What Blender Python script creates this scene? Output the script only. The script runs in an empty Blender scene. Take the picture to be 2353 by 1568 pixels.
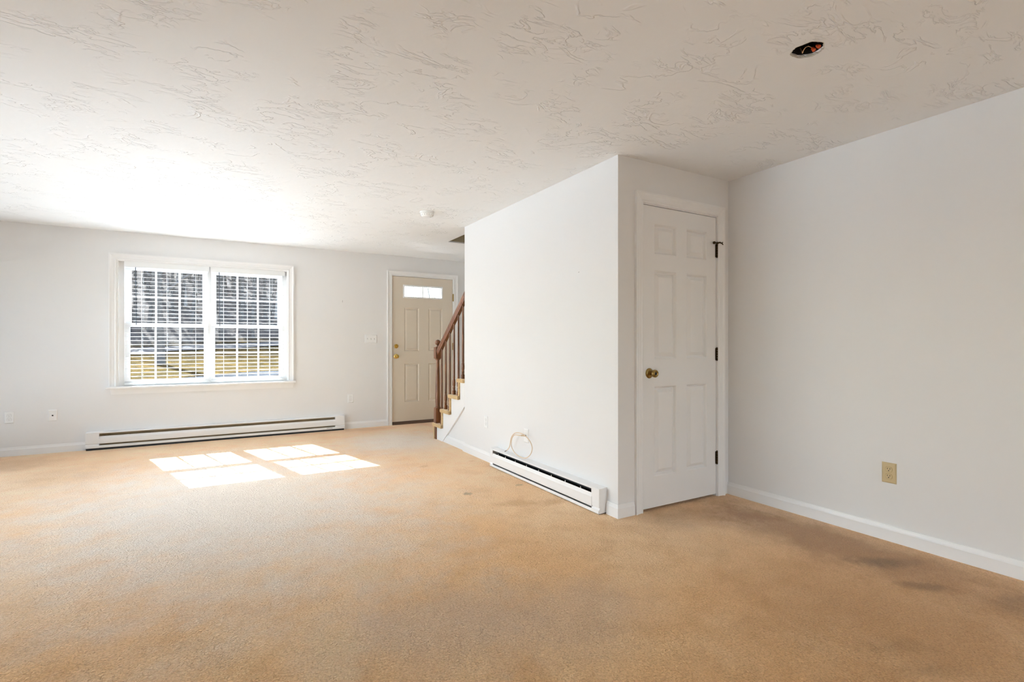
import bpy, bmesh, math, random
import numpy as np
from mathutils import Vector, Matrix, noise as mnoise
random.seed(7)
R = math.radians
scn = bpy.context.scene
COL = scn.collection

# ------------------------------------------------------------------ camera
EYE = 1.1194
FPX = 1168.9
PSI = 30.025
cam_d = bpy.data.cameras.new('camera')
cam = bpy.data.objects.new('camera', cam_d)
COL.objects.link(cam)
cam.location = (0, 0, EYE)
cam.rotation_euler = (R(90), 0, R(-PSI))
cam_d.sensor_width = 36.0
cam_d.lens = FPX / 2353.0 * 36.0
cam_d.shift_y = 6.34 / 2353.0
cam_d.clip_start = 0.05
cam_d.clip_end = 600
scn.camera = cam

# ------------------------------------------------------------------ world sky and sun
SKY_STRENGTH = 1.1
SUN_STRENGTH = 68.0
world = bpy.data.worlds.new('world')
scn.world = world
world.use_nodes = True
wn = world.node_tree
wn.nodes.clear()
w_out = wn.nodes.new('ShaderNodeOutputWorld')
w_bg = wn.nodes.new('ShaderNodeBackground')
w_sky = wn.nodes.new('ShaderNodeTexSky')
w_sky.sky_type = 'NISHITA'
w_sky.sun_disc = False
w_sky.sun_elevation = R(38.4)
w_sky.sun_rotation = R(-15.4)
w_sky.air_density = 1.0
w_sky.dust_density = 2.5
w_hsv = wn.nodes.new('ShaderNodeHueSaturation')
w_hsv.inputs['Saturation'].default_value = 1.0
wn.links.new(w_sky.outputs[0], w_hsv.inputs['Color'])
wn.links.new(w_hsv.outputs[0], w_bg.inputs[0])
w_bg.inputs[1].default_value = SKY_STRENGTH
wn.links.new(w_bg.outputs[0], w_out.inputs[0])

sun_d = bpy.data.lights.new('sun', 'SUN')
sun_d.energy = SUN_STRENGTH
sun_d.angle = R(0.53)
sun_d.color = (0.75, 0.865, 1.0)
sun = bpy.data.objects.new('sun', sun_d)
COL.objects.link(sun)
sun.rotation_euler = Vector((0.335, -1.215, -1.0)).to_track_quat('-Z', 'Y').to_euler()
sun.location = (-4, 20, 18)

# fill lamps added to brighten the room, outside made-up glazed doors left and rear
SIDE_POWER = 60.0
REAR_POWER = 20.0


def fill_lamp(name, loc, direction, w, h, power, col):
    d = bpy.data.lights.new(name, 'AREA')
    d.shape = 'RECTANGLE'
    d.size = w
    d.size_y = h
    d.energy = power
    d.color = col
    o = bpy.data.objects.new(name, d)
    COL.objects.link(o)
    o.location = loc
    o.rotation_euler = Vector(direction).to_track_quat('-Z', 'Z').to_euler()
    return o


fill_lamp('side_fill', (-3.05, 4.62, 1.05), (1, 0, 0), 4.0, 1.9, SIDE_POWER, (0.78, 0.89, 1.0))
fill_lamp('rear_fill', (2.35, -2.75, 1.05), (0, 1, 0), 1.4, 1.9, REAR_POWER, (1.0, 0.82, 0.69))

# ------------------------------------------------------------------ exposure
vs = scn.view_settings
scn.display_settings.display_device = 'sRGB'
vs.view_transform = 'Standard'
vs.look = 'None'
vs.exposure = 0.38
vs.gamma = 1.0
vs.use_curve_mapping = False
cy = scn.cycles
cy.max_bounces = 9
cy.diffuse_bounces = 6
cy.glossy_bounces = 3
cy.transmission_bounces = 6
cy.transparent_max_bounces = 12
cy.caustics_reflective = False
cy.caustics_refractive = False
cy.sample_clamp_indirect = 8.0
cy.use_adaptive_sampling = True
cy.adaptive_threshold = 0.035
cy.adaptive_min_samples = 16
cy.use_denoising = True
try:
    cy.denoiser = 'OPENIMAGEDENOISE'
    cy.denoising_input_passes = 'RGB_ALBEDO_NORMAL'
    cy.denoising_prefilter = 'ACCURATE'
except Exception:
    pass

# ------------------------------------------------------------------ dimensions of the place (metres)
CEIL = 2.334
YW = 6.8744      # inside face of the window wall
XS = 2.2214      # room face of the stair wall
YC = 2.4846      # face of the closet wall
XR = 3.3028      # right wall
XL = -2.75       # left wall
YB = -2.45       # wall behind the camera
YWO = YW + 0.16  # outside face of the window wall


# ------------------------------------------------------------------ materials
def lin(c):
    return tuple(((v / 255) / 12.92 if v / 255 <= 0.04045 else ((v / 255 + 0.055) / 1.055) ** 2.4) for v in c)


def mat(name, col, rough=0.5, metal=0.0, spec=0.5, bump=None, var=None, sheen=None, coat=None):
    """bump = (scale, detail, distance) noise relief; var = (scale, amount) slight tone variation"""
    m = bpy.data.materials.new(name)
    m.use_nodes = True
    nt = m.node_tree
    b = nt.nodes['Principled BSDF']
    b.inputs['Base Color'].default_value = (*col, 1)
    b.inputs['Roughness'].default_value = rough
    b.inputs['Metallic'].default_value = metal
    b.inputs['Specular IOR Level'].default_value = spec
    tc = nt.nodes.new('ShaderNodeTexCoord')
    if coat:
        b.inputs['Coat Weight'].default_value = coat
        b.inputs['Coat Roughness'].default_value = 0.15
    if sheen:
        b.inputs['Sheen Weight'].default_value = sheen
        b.inputs['Sheen Roughness'].default_value = 0.5
    if bump:
        n = nt.nodes.new('ShaderNodeTexNoise')
        n.inputs['Scale'].default_value = bump[0]
        n.inputs['Detail'].default_value = bump[1]
        bp = nt.nodes.new('ShaderNodeBump')
        bp.inputs['Distance'].default_value = bump[2]
        bp.inputs['Strength'].default_value = 1.0
        nt.links.new(tc.outputs['Object'], n.inputs['Vector'])
        nt.links.new(n.outputs['Fac'], bp.inputs['Height'])
        nt.links.new(bp.outputs[0], b.inputs['Normal'])
    if var:
        n2 = nt.nodes.new('ShaderNodeTexNoise')
        n2.inputs['Scale'].default_value = var[0]
        n2.inputs['Detail'].default_value = 1.5
        mx = nt.nodes.new('ShaderNodeMix')
        mx.data_type = 'RGBA'
        a = var[1]
        mx.inputs[6].default_value = (*[c * (1 - a) for c in col], 1)
        mx.inputs[7].default_value = (*[min(1, c * (1 + a)) for c in col], 1)
        nt.links.new(tc.outputs['Object'], n2.inputs['Vector'])
        nt.links.new(n2.outputs['Fac'], mx.inputs[0])
        nt.links.new(mx.outputs[2], b.inputs['Base Color'])
    return m


M = {}
M['wall'] = mat('wall_paint', (0.797, 0.785, 0.774), 0.62, var=(1.3, 0.012))
M['trim'] = mat('trim_paint', (0.86, 0.85, 0.84), 0.34)
M['door_white'] = mat('door_paint', (0.84, 0.825, 0.81), 0.36)
M['door_beige'] = mat('entry_door_paint', (0.71, 0.625, 0.515), 0.40)
M['vinyl'] = mat('window_vinyl', (0.88, 0.88, 0.88), 0.35)
M['blind'] = mat('blind_vinyl', (0.86, 0.86, 0.85), 0.40)
M['enamel'] = mat('heater_enamel', (0.85, 0.84, 0.83), 0.32)
M['fin'] = mat('dusty_heater_fins', (0.46, 0.36, 0.24), 0.6, var=(30, 0.35))
M['liner_brown'] = mat('dusty_heater_liner', (0.40, 0.29, 0.17), 0.7, var=(12, 0.3))
M['heater_dark'] = mat('heater_inside', (0.03, 0.03, 0.03), 0.8)
M['plate'] = mat('white_plastic_plate', (0.86, 0.855, 0.845), 0.30)
M['plate_beige'] = mat('ivory_plastic_plate', (0.58, 0.45, 0.25), 0.32)
M['black'] = mat('black_slot', (0.012, 0.010, 0.009), 0.6)
M['brass'] = mat('polished_brass', (0.80, 0.56, 0.16), 0.20, metal=1.0)
M['brass_old'] = mat('tarnished_brass', (0.36, 0.245, 0.085), 0.30, metal=1.0, var=(60, 0.35))
M['hinge'] = mat('dark_bronze', (0.055, 0.034, 0.014), 0.42, metal=0.85, var=(80, 0.3))
M['bronze_sill'] = mat('bronze_threshold', (0.10, 0.055, 0.03), 0.45)
M['cable'] = mat('cable_jacket', (0.74, 0.56, 0.38), 0.45)
M['steel'] = mat('connector_steel', (0.35, 0.34, 0.33), 0.3, metal=1.0)
M['wire'] = mat('copper_wire', (0.86, 0.55, 0.30), 0.3, metal=0.6)
M['wirenut'] = mat('orange_wire_nut', (0.78, 0.12, 0.03), 0.45)
M['wand'] = mat('blind_wand', (0.10, 0.11, 0.13), 0.25)
M['tassel'] = mat('cord_tassel', (0.05, 0.045, 0.035), 0.5)
M['cord'] = mat('blind_cord', (0.85, 0.85, 0.84), 0.7)
M['detector'] = mat('detector_plastic', (0.86, 0.86, 0.84), 0.35)
M['gypsum'] = mat('broken_gypsum', (0.62, 0.58, 0.50), 0.9, bump=(150, 4, 0.002))
M['boxmetal'] = mat('junction_box', (0.02, 0.018, 0.016), 0.7)
M['scuff'] = mat('wall_scuff', (0.42, 0.40, 0.38), 0.7)
M['upper_wall'] = mat('stairwell_paint', (0.50, 0.42, 0.27), 0.7)
M['siding'] = mat('house_siding', (0.6, 0.6, 0.58), 0.6)
M['bark'] = mat('grey_bark', (0.125, 0.108, 0.095), 0.9, spec=0.0, bump=(14, 4, 0.02), var=(3, 0.35))
M['bark_pale'] = mat('pale_bark', (0.34, 0.31, 0.28), 0.9, spec=0.0, var=(3, 0.3))
M['asphalt'] = mat('road_asphalt', (0.10, 0.090, 0.082), 0.8, spec=0.0, var=(4, 0.15))
M['concrete'] = mat('bounce_concrete', (0.66, 0.65, 0.63), 0.8, bump=(25, 4, 0.003), var=(3, 0.06))
M['walk'] = mat('walk_stone', (0.036, 0.036, 0.037), 0.8, spec=0.0, bump=(9, 4, 0.02), var=(2, 0.4))


def wood_mat():
    m = bpy.data.materials.new('stained_wood')
    m.use_nodes = True
    nt = m.node_tree
    b = nt.nodes['Principled BSDF']
    tc = nt.nodes.new('ShaderNodeTexCoord')
    mp = nt.nodes.new('ShaderNodeMapping')
    mp.inputs['Scale'].default_value = (40, 40, 4)
    n = nt.nodes.new('ShaderNodeTexNoise')
    n.inputs['Scale'].default_value = 1.5
    n.inputs['Detail'].default_value = 5
    n.inputs['Distortion'].default_value = 0.8
    cr = nt.nodes.new('ShaderNodeValToRGB')
    cr.color_ramp.elements[0].position = 0.3
    cr.color_ramp.elements[0].color = (0.115, 0.040, 0.016, 1)
    cr.color_ramp.elements[1].position = 0.75
    cr.color_ramp.elements[1].color = (0.30, 0.115, 0.045, 1)
    nt.links.new(tc.outputs['Object'], mp.inputs[0])
    nt.links.new(mp.outputs[0], n.inputs['Vector'])
    nt.links.new(n.outputs['Fac'], cr.inputs[0])
    nt.links.new(cr.outputs[0], b.inputs['Base Color'])
    b.inputs['Roughness'].default_value = 0.32
    b.inputs['Coat Weight'].default_value = 0.25
    b.inputs['Coat Roughness'].default_value = 0.2
    return m


M['wood'] = wood_mat()


def glass_mat(name='window_glass', rough=0.0, tint=(0.97, 0.985, 0.98)):
    m = bpy.data.materials.new(name)
    m.use_nodes = True
    nt = m.node_tree
    nt.nodes.clear()
    out = nt.nodes.new('ShaderNodeOutputMaterial')
    tr = nt.nodes.new('ShaderNodeBsdfTransparent')
    tr.inputs[0].default_value = (*tint, 1)
    gl = nt.nodes.new('ShaderNodeBsdfGlossy')
    gl.inputs['Roughness'].default_value = rough
    gl.inputs[0].default_value = (1, 1, 1, 1)
    fr = nt.nodes.new('ShaderNodeFresnel')
    fr.inputs[0].default_value = 1.5
    mx = nt.nodes.new('ShaderNodeMixShader')
    nt.links.new(fr.outputs[0], mx.inputs[0])
    nt.links.new(tr.outputs[0], mx.inputs[1])
    nt.links.new(gl.outputs[0], mx.inputs[2])
    nt.links.new(mx.outputs[0], out.inputs[0])
    return m


M['glass'] = glass_mat()


def nn(nt, t, **kw):
    n = nt.nodes.new(t)
    for k, v in kw.items():
        setattr(n, k, v)
    return n


def math_node(nt, op, a, b=None, clamp=False):
    n = nn(nt, 'ShaderNodeMath', operation=op)
    n.use_clamp = clamp
    for i, v in enumerate((a, b)):
        if v is None:
            continue
        if isinstance(v, (int, float)):
            n.inputs[i].default_value = v
        else:
            nt.links.new(v, n.inputs[i])
    return n.outputs[0]


def map_range(nt, v, a, b, c, d, smooth=True):
    n = nn(nt, 'ShaderNodeMapRange')
    n.interpolation_type = 'SMOOTHSTEP' if smooth else 'LINEAR'
    n.inputs[1].default_value = a
    n.inputs[2].default_value = b
    n.inputs[3].default_value = c
    n.inputs[4].default_value = d
    nt.links.new(v, n.inputs[0])
    return n.outputs[0]


def mix_col(nt, fac, a, b, blend='MIX'):
    n = nn(nt, 'ShaderNodeMix', data_type='RGBA', blend_type=blend)
    for i, v in ((0, fac), (6, a), (7, b)):
        if isinstance(v, (int, float)):
            n.inputs[i].default_value = v
        elif isinstance(v, tuple):
            n.inputs[i].default_value = (*v, 1)
        else:
            nt.links.new(v, n.inputs[i])
    return n.outputs[2]


def tex_noise(nt, vec, scale, detail=3, distortion=0.0, rough=0.5):
    n = nn(nt, 'ShaderNodeTexNoise')
    n.inputs['Scale'].default_value = scale
    n.inputs['Detail'].default_value = detail
    n.inputs['Distortion'].default_value = distortion
    n.inputs['Roughness'].default_value = rough
    nt.links.new(vec, n.inputs['Vector'])
    return n.outputs['Fac']


def ceiling_mat():
    """hand-trowelled plaster: thin broken ridges in loose clusters on a flat coat"""
    m = bpy.data.materials.new('trowelled_ceiling_plaster')
    m.use_nodes = True
    nt = m.node_tree
    b = nt.nodes['Principled BSDF']
    b.inputs['Base Color'].default_value = (0.86, 0.855, 0.845, 1)
    b.inputs['Roughness'].default_value = 0.62
    b.inputs['Specular IOR Level'].default_value = 0.3
    tc = nn(nt, 'ShaderNodeTexCoord')
    v = tc.outputs['Object']

    def ridges(scale, seed, width, stretch, rot):
        mp = nn(nt, 'ShaderNodeMapping')
        mp.inputs['Location'].default_value = (seed, seed * 0.7, seed * 0.3)
        mp.inputs['Rotation'].default_value = (0, 0, R(rot))
        mp.inputs['Scale'].default_value = (1.0, stretch, 1.0)
        nt.links.new(v, mp.inputs[0])
        f = tex_noise(nt, mp.outputs[0], scale, 3.5, 0.7, 0.6)
        d = math_node(nt, 'ABSOLUTE', math_node(nt, 'SUBTRACT', f, 0.5))
        return map_range(nt, d, 0.0, width, 1.0, 0.0)

    def mask(scale, seed, lo, hi):
        mp = nn(nt, 'ShaderNodeMapping')
        mp.inputs['Location'].default_value = (seed, seed * 1.7, 0)
        nt.links.new(v, mp.inputs[0])
        f = tex_noise(nt, mp.outputs[0], scale, 2.0)
        return map_range(nt, f, lo, hi, 0.0, 1.0)

    r1 = math_node(nt, 'MULTIPLY', ridges(3.4, 3.1, 0.026, 1.8, 18), mask(4.2, 1.0, 0.50, 0.60))
    r2 = math_node(nt, 'MULTIPLY', ridges(6.5, 11.7, 0.034, 2.4, -14), mask(3.4, 5.5, 0.51, 0.61))
    s = math_node(nt, 'ADD', r1, math_node(nt, 'MULTIPLY', r2, 0.85))
    h = math_node(nt, 'ADD', s, math_node(nt, 'MULTIPLY', tex_noise(nt, v, 22, 2.0), 0.30))
    bp = nn(nt, 'ShaderNodeBump')
    bp.inputs['Strength'].default_value = 1.0
    bp.inputs['Distance'].default_value = 0.0027
    nt.links.new(h, bp.inputs['Height'])
    nt.links.new(bp.outputs[0], b.inputs['Normal'])
    return m


M['ceiling'] = ceiling_mat()


def carpet_mat(name, tone=None):
    """short twisted pile; the broad tones, wear, stains and painted window glare come with the mesh as the colour attribute carpet_tone"""
    m = bpy.data.materials.new(name)
    m.use_nodes = True
    nt = m.node_tree
    b = nt.nodes['Principled BSDF']
    tc = nn(nt, 'ShaderNodeTexCoord')
    v = tc.outputs['Object']
    fin = tex_noise(nt, v, 130, 2.0, 0.0, 0.65)
    if tone is None:
        at = nn(nt, 'ShaderNodeAttribute')
        at.attribute_name = 'carpet_tone'
        c = at.outputs['Color']
    else:
        c = tone
    c = mix_col(nt, map_range(nt, fin, 0.34, 0.56, 0.30, 0.0), c, (0.52, 0.40, 0.27), 'MULTIPLY')
    nt.links.new(c, b.inputs['Base Color'])
    b.inputs['Roughness'].default_value = 0.9
    b.inputs['Specular IOR Level'].default_value = 0.0
    loops = tex_noise(nt, v, 88, 1.5, 0.9, 0.5)
    soft = tex_noise(nt, v, 14, 1.0)
    h = math_node(nt, 'ADD', loops, math_node(nt, 'MULTIPLY', soft, 0.6))
    bp = nn(nt, 'ShaderNodeBump')
    bp.inputs['Strength'].default_value = 1.0
    bp.inputs['Distance'].default_value = 0.024
    nt.links.new(h, bp.inputs['Height'])
    nt.links.new(bp.outputs[0], b.inputs['Normal'])
    # soft fibre sheen that shows at grazing angles
    sh = nn(nt, 'ShaderNodeBsdfSheen')
    sh.inputs['Color'].default_value = (0.42, 0.40, 0.38, 1)
    sh.inputs['Roughness'].default_value = 0.35
    ad = nn(nt, 'ShaderNodeAddShader')
    out = nt.nodes['Material Output']
    nt.links.new(b.outputs[0], ad.inputs[0])
    nt.links.new(sh.outputs[0], ad.inputs[1])
    nt.links.new(ad.outputs[0], out.inputs[0])
    return m


def smooth01(t):
    t = np.clip(t, 0, 1)
    return t * t * (3 - 2 * t)


def carpet_tones(X, Y):
    """linear colour of the carpet at plan points: two tans, then painted window glare, soiled strips, stains and pale spots"""
    n = len(X)
    pts = list(zip(X.tolist(), Y.tolist()))
    fr = lambda k, seed, octv: np.array([mnoise.fractal(Vector((x * k + seed, y * k - seed, seed)), 0.8, 2.1, octv) for x, y in pts])
    big = fr(1.1, 3.0, 3)
    med = fr(5.0, 8.0, 4)
    wob1 = fr(4.5, 21.0, 4) * 0.38
    wob2 = np.array([mnoise.noise(Vector((x * 34, y * 34, 5.0))) for x, y in pts]) * 0.22
    wob = wob1 + wob2
    C = np.zeros((n, 3))
    f = smooth01(big * 0.9 + 0.5)[:, None]
    C[:] = np.array((0.95, 0.570, 0.270)) * (1 - f) + np.array((0.98, 0.655, 0.360)) * f
    f = (0.42 * smooth01(med * 0.9 + 0.25))[:, None]
    C[:] = C * (1 - f) + np.array((0.78, 0.440, 0.185)) * f

    def blot(cx, cy_, rx, ry, rot, col, amt, soft=0.75):
        ca, sa = math.cos(R(rot)), math.sin(R(rot))
        dx, dy = X - cx, Y - cy_
        d = np.sqrt(((dx * ca + dy * sa) / rx) ** 2 + ((dy * ca - dx * sa) / ry) ** 2)
        d = d + wob * (1.0 if max(rx, ry) < 0.35 else 0.45)
        f = (amt * smooth01((1.0 - d) / soft))[:, None]
        C[:] = C * (1 - f) + np.array(col) * f

    brown = (0.46, 0.220, 0.075)
    dark = (0.20, 0.115, 0.040)
    rust = (0.66, 0.33, 0.105)
    pale = (0.92, 0.68, 0.42)
    grey = (0.74, 0.555, 0.40)  # greyish window glare on the near carpet, painted in as colour
    window_glare = (0.88, 0.775, 0.655)  # whitish glare around window and entry, painted into the pile colour
    blot(0.10, 4.10, 1.75, 2.60, 8, window_glare, 0.95, 0.85)
    blot(1.75, 5.70, 0.85, 0.95, 0, window_glare, 0.70, 0.85)
    blot(3.00, 1.55, 0.42, 1.45, 0, brown, 0.80, 0.8)
    blot(2.35, 0.95, 0.95, 1.05, 20, (0.64, 0.325, 0.110), 0.75, 0.9)
    blot(2.89, 1.34, 0.16, 0.10, -35, dark, 0.50)
    blot(2.99, 1.28, 0.20, 0.06, -30, dark, 0.28)
    blot(2.82, 1.08, 0.13, 0.055, -40, dark, 0.42)
    blot(2.98, 0.80, 0.16, 0.12, 0, dark, 0.30)
    blot(2.15, 0.93, 0.20, 0.09, -30, dark, 0.22)
    blot(2.10, 0.80, 0.16, 0.07, -30, dark, 0.18)
    blot(3.00, 2.12, 0.20, 0.32, 10, brown, 0.60)
    blot(2.55, 2.28, 0.5, 0.22, 0, brown, 0.40)
    blot(1.79, 3.08, 0.22, 0.10, -10, rust, 0.50)
    blot(2.06, 2.98, 0.16, 0.08, 0, rust, 0.40)
    blot(1.61, 3.45, 0.035, 0.035, 0, dark, 0.55, 0.5)
    blot(2.07, 3.46, 0.04, 0.03, 0, dark, 0.45, 0.5)
    blot(1.63, 4.42, 0.07, 0.05, 0, rust, 0.40)
    blot(2.10, 4.39, 0.05, 0.05, 0, rust, 0.45)
    blot(1.72, 6.70, 0.42, 0.22, 0, rust, 0.55)
    blot(1.10, 6.74, 0.70, 0.14, 0, rust, 0.35)
    blot(-1.75, 6.35, 0.75, 0.50, 0, rust, 0.60)
    blot(-1.15, 5.60, 0.45, 0.55, 0, rust, 0.40)
    blot(-1.80, 4.90, 0.50, 0.80, 0, rust, 0.45)
    blot(0.78, 1.92, 0.60, 0.50, 0, grey, 0.60)
    blot(1.25, 1.72, 0.55, 0.42, 0, grey, 0.50)
    blot(0.64, 2.54, 0.20, 0.17, 0, pale, 0.60)
    blot(0.37, 1.98, 0.13, 0.17, 10, pale, 0.60)
    blot(0.33, 1.77, 0.15, 0.09, 0, pale, 0.60)
    return C


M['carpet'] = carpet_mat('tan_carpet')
M['stair_carpet'] = carpet_mat('stair_carpet', (0.84, 0.60, 0.32))


def lawn_mat():
    m = bpy.data.materials.new('winter_lawn')
    m.use_nodes = True
    nt = m.node_tree
    b = nt.nodes['Principled BSDF']
    tc = nn(nt, 'ShaderNodeTexCoord')
    v = tc.outputs['Object']
    a = tex_noise(nt, v, 0.35, 5, 0.6)
    f = tex_noise(nt, v, 3.0, 5, 0.3, 0.7)
    sep = nn(nt, 'ShaderNodeSeparateXYZ')
    nt.links.new(v, sep.inputs[0])
    grass = mix_col(nt, map_range(nt, a, 0.35, 0.65, 0, 1), (0.042, 0.028, 0.0080), (0.080, 0.050, 0.0170))
    grass = mix_col(nt, map_range(nt, f, 0.38, 0.60, 0, 0.85), grass, (0.026, 0.021, 0.0125))
    litter = mix_col(nt, map_range(nt, f, 0.35, 0.68, 0, 1), (0.075, 0.062, 0.052), (0.125, 0.108, 0.094))
    c = mix_col(nt, map_range(nt, sep.outputs[1], 50.5, 53.0, 0, 1), grass, litter)
    nt.links.new(c, b.inputs['Base Color'])
    b.inputs['Roughness'].default_value = 1.0
    b.inputs['Specular IOR Level'].default_value = 0.0
    bp = nn(nt, 'ShaderNodeBump')
    bp.inputs['Distance'].default_value = 0.15
    nt.links.new(f, bp.inputs['Height'])
    nt.links.new(bp.outputs[0], b.inputs['Normal'])
    return m


M['lawn'] = lawn_mat()


# ------------------------------------------------------------------ mesh helpers
class MB:
    """collects faces; build() links them as ONE mesh object"""

    def __init__(self):
        self.v = []
        self.f = []

    def add(self, vs_, fs_):
        o = len(self.v)
        self.v += [tuple(p) for p in vs_]
        self.f += [tuple(i + o for i in f) for f in fs_]
        return self

    def box(self, x0, x1, y0, y1, z0, z1, bev=0.0):
        if x0 > x1: x0, x1 = x1, x0
        if y0 > y1: y0, y1 = y1, y0
        if z0 > z1: z0, z1 = z1, z0
        if bev <= 0:
            vs_ = [(x, y, z) for x in (x0, x1) for y in (y0, y1) for z in (z0, z1)]
            fs_ = [(0, 1, 3, 2), (4, 6, 7, 5), (0, 4, 5, 1), (2, 3, 7, 6), (0, 2, 6, 4), (1, 5, 7, 3)]
            return self.add(vs_, fs_)
        bm = bmesh.new()
        bmesh.ops.create_cube(bm, size=1.0)
        for v in bm.verts:
            v.co = Vector(((x0 + x1) / 2 + v.co.x * (x1 - x0), (y0 + y1) / 2 + v.co.y * (y1 - y0), (z0 + z1) / 2 + v.co.z * (z1 - z0)))
        bmesh.ops.bevel(bm, geom=bm.edges[:], offset=bev, segments=2, profile=0.6, affect='EDGES')
        return self.bm(bm)

    def bm(self, bm):
        bm.verts.index_update()
        self.add([v.co[:] for v in bm.verts], [[v.index for v in f.verts] for f in bm.faces])
        bm.free()
        return self

    def prism(self, pts, axis, a, b):
        """extrude polygon pts (2-D) along axis from a to b"""
        n = len(pts)

        def p3(p, t):
            if axis == 'x': return (t, p[0], p[1])
            if axis == 'y': return (p[0], t, p[1])
            return (p[0], p[1], t)
        vs_ = [p3(p, a) for p in pts] + [p3(p, b) for p in pts]
        fs_ = [tuple(range(n)), tuple(range(2 * n - 1, n - 1, -1))]
        fs_ += [(i, (i + 1) % n, n + (i + 1) % n, n + i) for i in range(n)]
        return self.add(vs_, fs_)

    def lathe(self, prof, origin, axis=(0, 0, 1), seg=20):
        """prof = [(radius, height)...] about axis through origin"""
        q = Vector((0, 0, 1)).rotation_difference(Vector(axis).normalized())
        o = Vector(origin)
        vs_, fs_ = [], []
        for r_, h_ in prof:
            for k in range(seg):
                a = 2 * math.pi * k / seg
                vs_.append(o + q @ Vector((r_ * math.cos(a), r_ * math.sin(a), h_)))
        for i in range(len(prof) - 1):
            for k in range(seg):
                k2 = (k + 1) % seg
                fs_.append((i * seg + k, i * seg + k2, (i + 1) * seg + k2, (i + 1) * seg + k))
        fs_.append(tuple(range(seg - 1, -1, -1)))
        fs_.append(tuple((len(prof) - 1) * seg + k for k in range(seg)))
        return self.add(vs_, fs_)

    def tube(self, pts, rad, seg=8, cap=True):
        pts = [Vector(p) for p in pts]
        if not isinstance(rad, (list, tuple)):
            rad = [rad] * len(pts)
        vs_, fs_ = [], []
        up = None
        for i, p in enumerate(pts):
            t = (pts[min(i + 1, len(pts) - 1)] - pts[max(i - 1, 0)]).normalized()
            if up is None:
                up = t.orthogonal().normalized()
            else:
                up = (up - t * up.dot(t))
                up = up.normalized() if up.length > 1e-6 else t.orthogonal().normalized()
            s = t.cross(up)
            for k in range(seg):
                a = 2 * math.pi * k / seg
                vs_.append(p + (up * math.cos(a) + s * math.sin(a)) * rad[i])
        for i in range(len(pts) - 1):
            for k in range(seg):
                k2 = (k + 1) % seg
                fs_.append((i * seg + k, i * seg + k2, (i + 1) * seg + k2, (i + 1) * seg + k))
        if cap:
            fs_.append(tuple(range(seg - 1, -1, -1)))
            fs_.append(tuple((len(pts) - 1) * seg + k for k in range(seg)))
        return self.add(vs_, fs_)

    def sweep(self, path, prof, to3d, closed=False):
        """path: 2-D points; prof: [(w, d)] offset w along the path's left normal, d out of the plane; mitred"""
        n = len(path)
        P = [Vector(p) for p in path]
        vs_ = []
        for i in range(n):
            if closed or 0 < i < n - 1:
                d0 = (P[i] - P[i - 1]).normalized()
                d1 = (P[(i + 1) % n] - P[i]).normalized()
            elif i == 0:
                d0 = d1 = (P[1] - P[0]).normalized()
            else:
                d0 = d1 = (P[i] - P[i - 1]).normalized()
            n0 = Vector((-d0.y, d0.x))
            n1 = Vector((-d1.y, d1.x))
            mvec = (n0 + n1)
            mvec = mvec / max(1e-6, mvec.dot(n0))
            for (w, d) in prof:
                q = P[i] + mvec * w
                vs_.append(to3d(q.x, q.y, d))
        k = len(prof)
        fs_ = []
        for i in range(n if closed else n - 1):
            j = (i + 1) % n
            for a in range(k):
                b2 = (a + 1) % k
                fs_.append((i * k + a, i * k + b2, j * k + b2, j * k + a))
        if not closed:
            fs_.append(tuple(range(k)))
            fs_.append(tuple((n - 1) * k + a for a in range(k - 1, -1, -1)))
        return self.add(vs_, fs_)

    def mesh(self, name, m, smooth=False):
        me = bpy.data.meshes.new(name)
        me.from_pydata(self.v, [], self.f)
        bm = bmesh.new()
        bm.from_mesh(me)
        bmesh.ops.recalc_face_normals(bm, faces=bm.faces[:])
        bm.to_mesh(me)
        bm.free()
        for mm in (m if isinstance(m, (list, tuple)) else [m]):
            me.materials.append(M[mm] if isinstance(mm, str) else mm)
        if smooth:
            for p in me.polygons:
                p.use_smooth = True
            try:
                me.set_sharp_from_angle(angle=R(35))
            except Exception:
                pass
        return me

    def build(self, name, m, parent=None, smooth=False):
        o = bpy.data.objects.new(name, self.mesh(name, m, smooth))
        COL.objects.link(o)
        if parent is not None:
            o.parent = parent
            o.matrix_parent_inverse = parent_world(parent).inverted()
        return o


def parent_world(p):
    mtx = Matrix.LocRotScale(p.location, p.rotation_euler, p.scale)
    if p.parent is not None:
        return parent_world(p.parent) @ p.matrix_parent_inverse @ mtx
    return mtx


def tag(o, label=None, cat=None, group=None, kind=None):
    for k, v in (('label', label), ('category', cat), ('group', group), ('kind', kind)):
        if v:
            o[k] = v
    return o


def empty(name, loc):
    e = bpy.data.objects.new(name, None)
    e.empty_display_size = 0.05
    e.location = loc
    COL.objects.link(e)
    return e


def inst(name, me, parent, loc=(0, 0, 0), rot=(0, 0, 0), scale=(1, 1, 1)):
    """an object of its own that shares mesh data; loc is in world space"""
    o = bpy.data.objects.new(name, me)
    COL.objects.link(o)
    o.location = loc
    o.rotation_euler = rot
    o.scale = scale
    if parent is not None:
        o.parent = parent
        o.matrix_parent_inverse = parent_world(parent).inverted()
    return o


def wall_cells(mb, axis, p0, p1, ca, cz, holes):
    """solid wall slab between p0 and p1 on axis; ca/cz sorted cuts along it and upward; holes = [(a0,a1,z0,z1)]"""
    for i in range(len(ca) - 1):
        for j in range(len(cz) - 1):
            am, zm = (ca[i] + ca[i + 1]) / 2, (cz[j] + cz[j + 1]) / 2
            if any(h[0] < am < h[1] and h[2] < zm < h[3] for h in holes):
                continue
            if axis == 'y':
                mb.box(ca[i], ca[i + 1], p0, p1, cz[j], cz[j + 1])
            else:
                mb.box(p0, p1, ca[i], ca[i + 1], cz[j], cz[j + 1])


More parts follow.
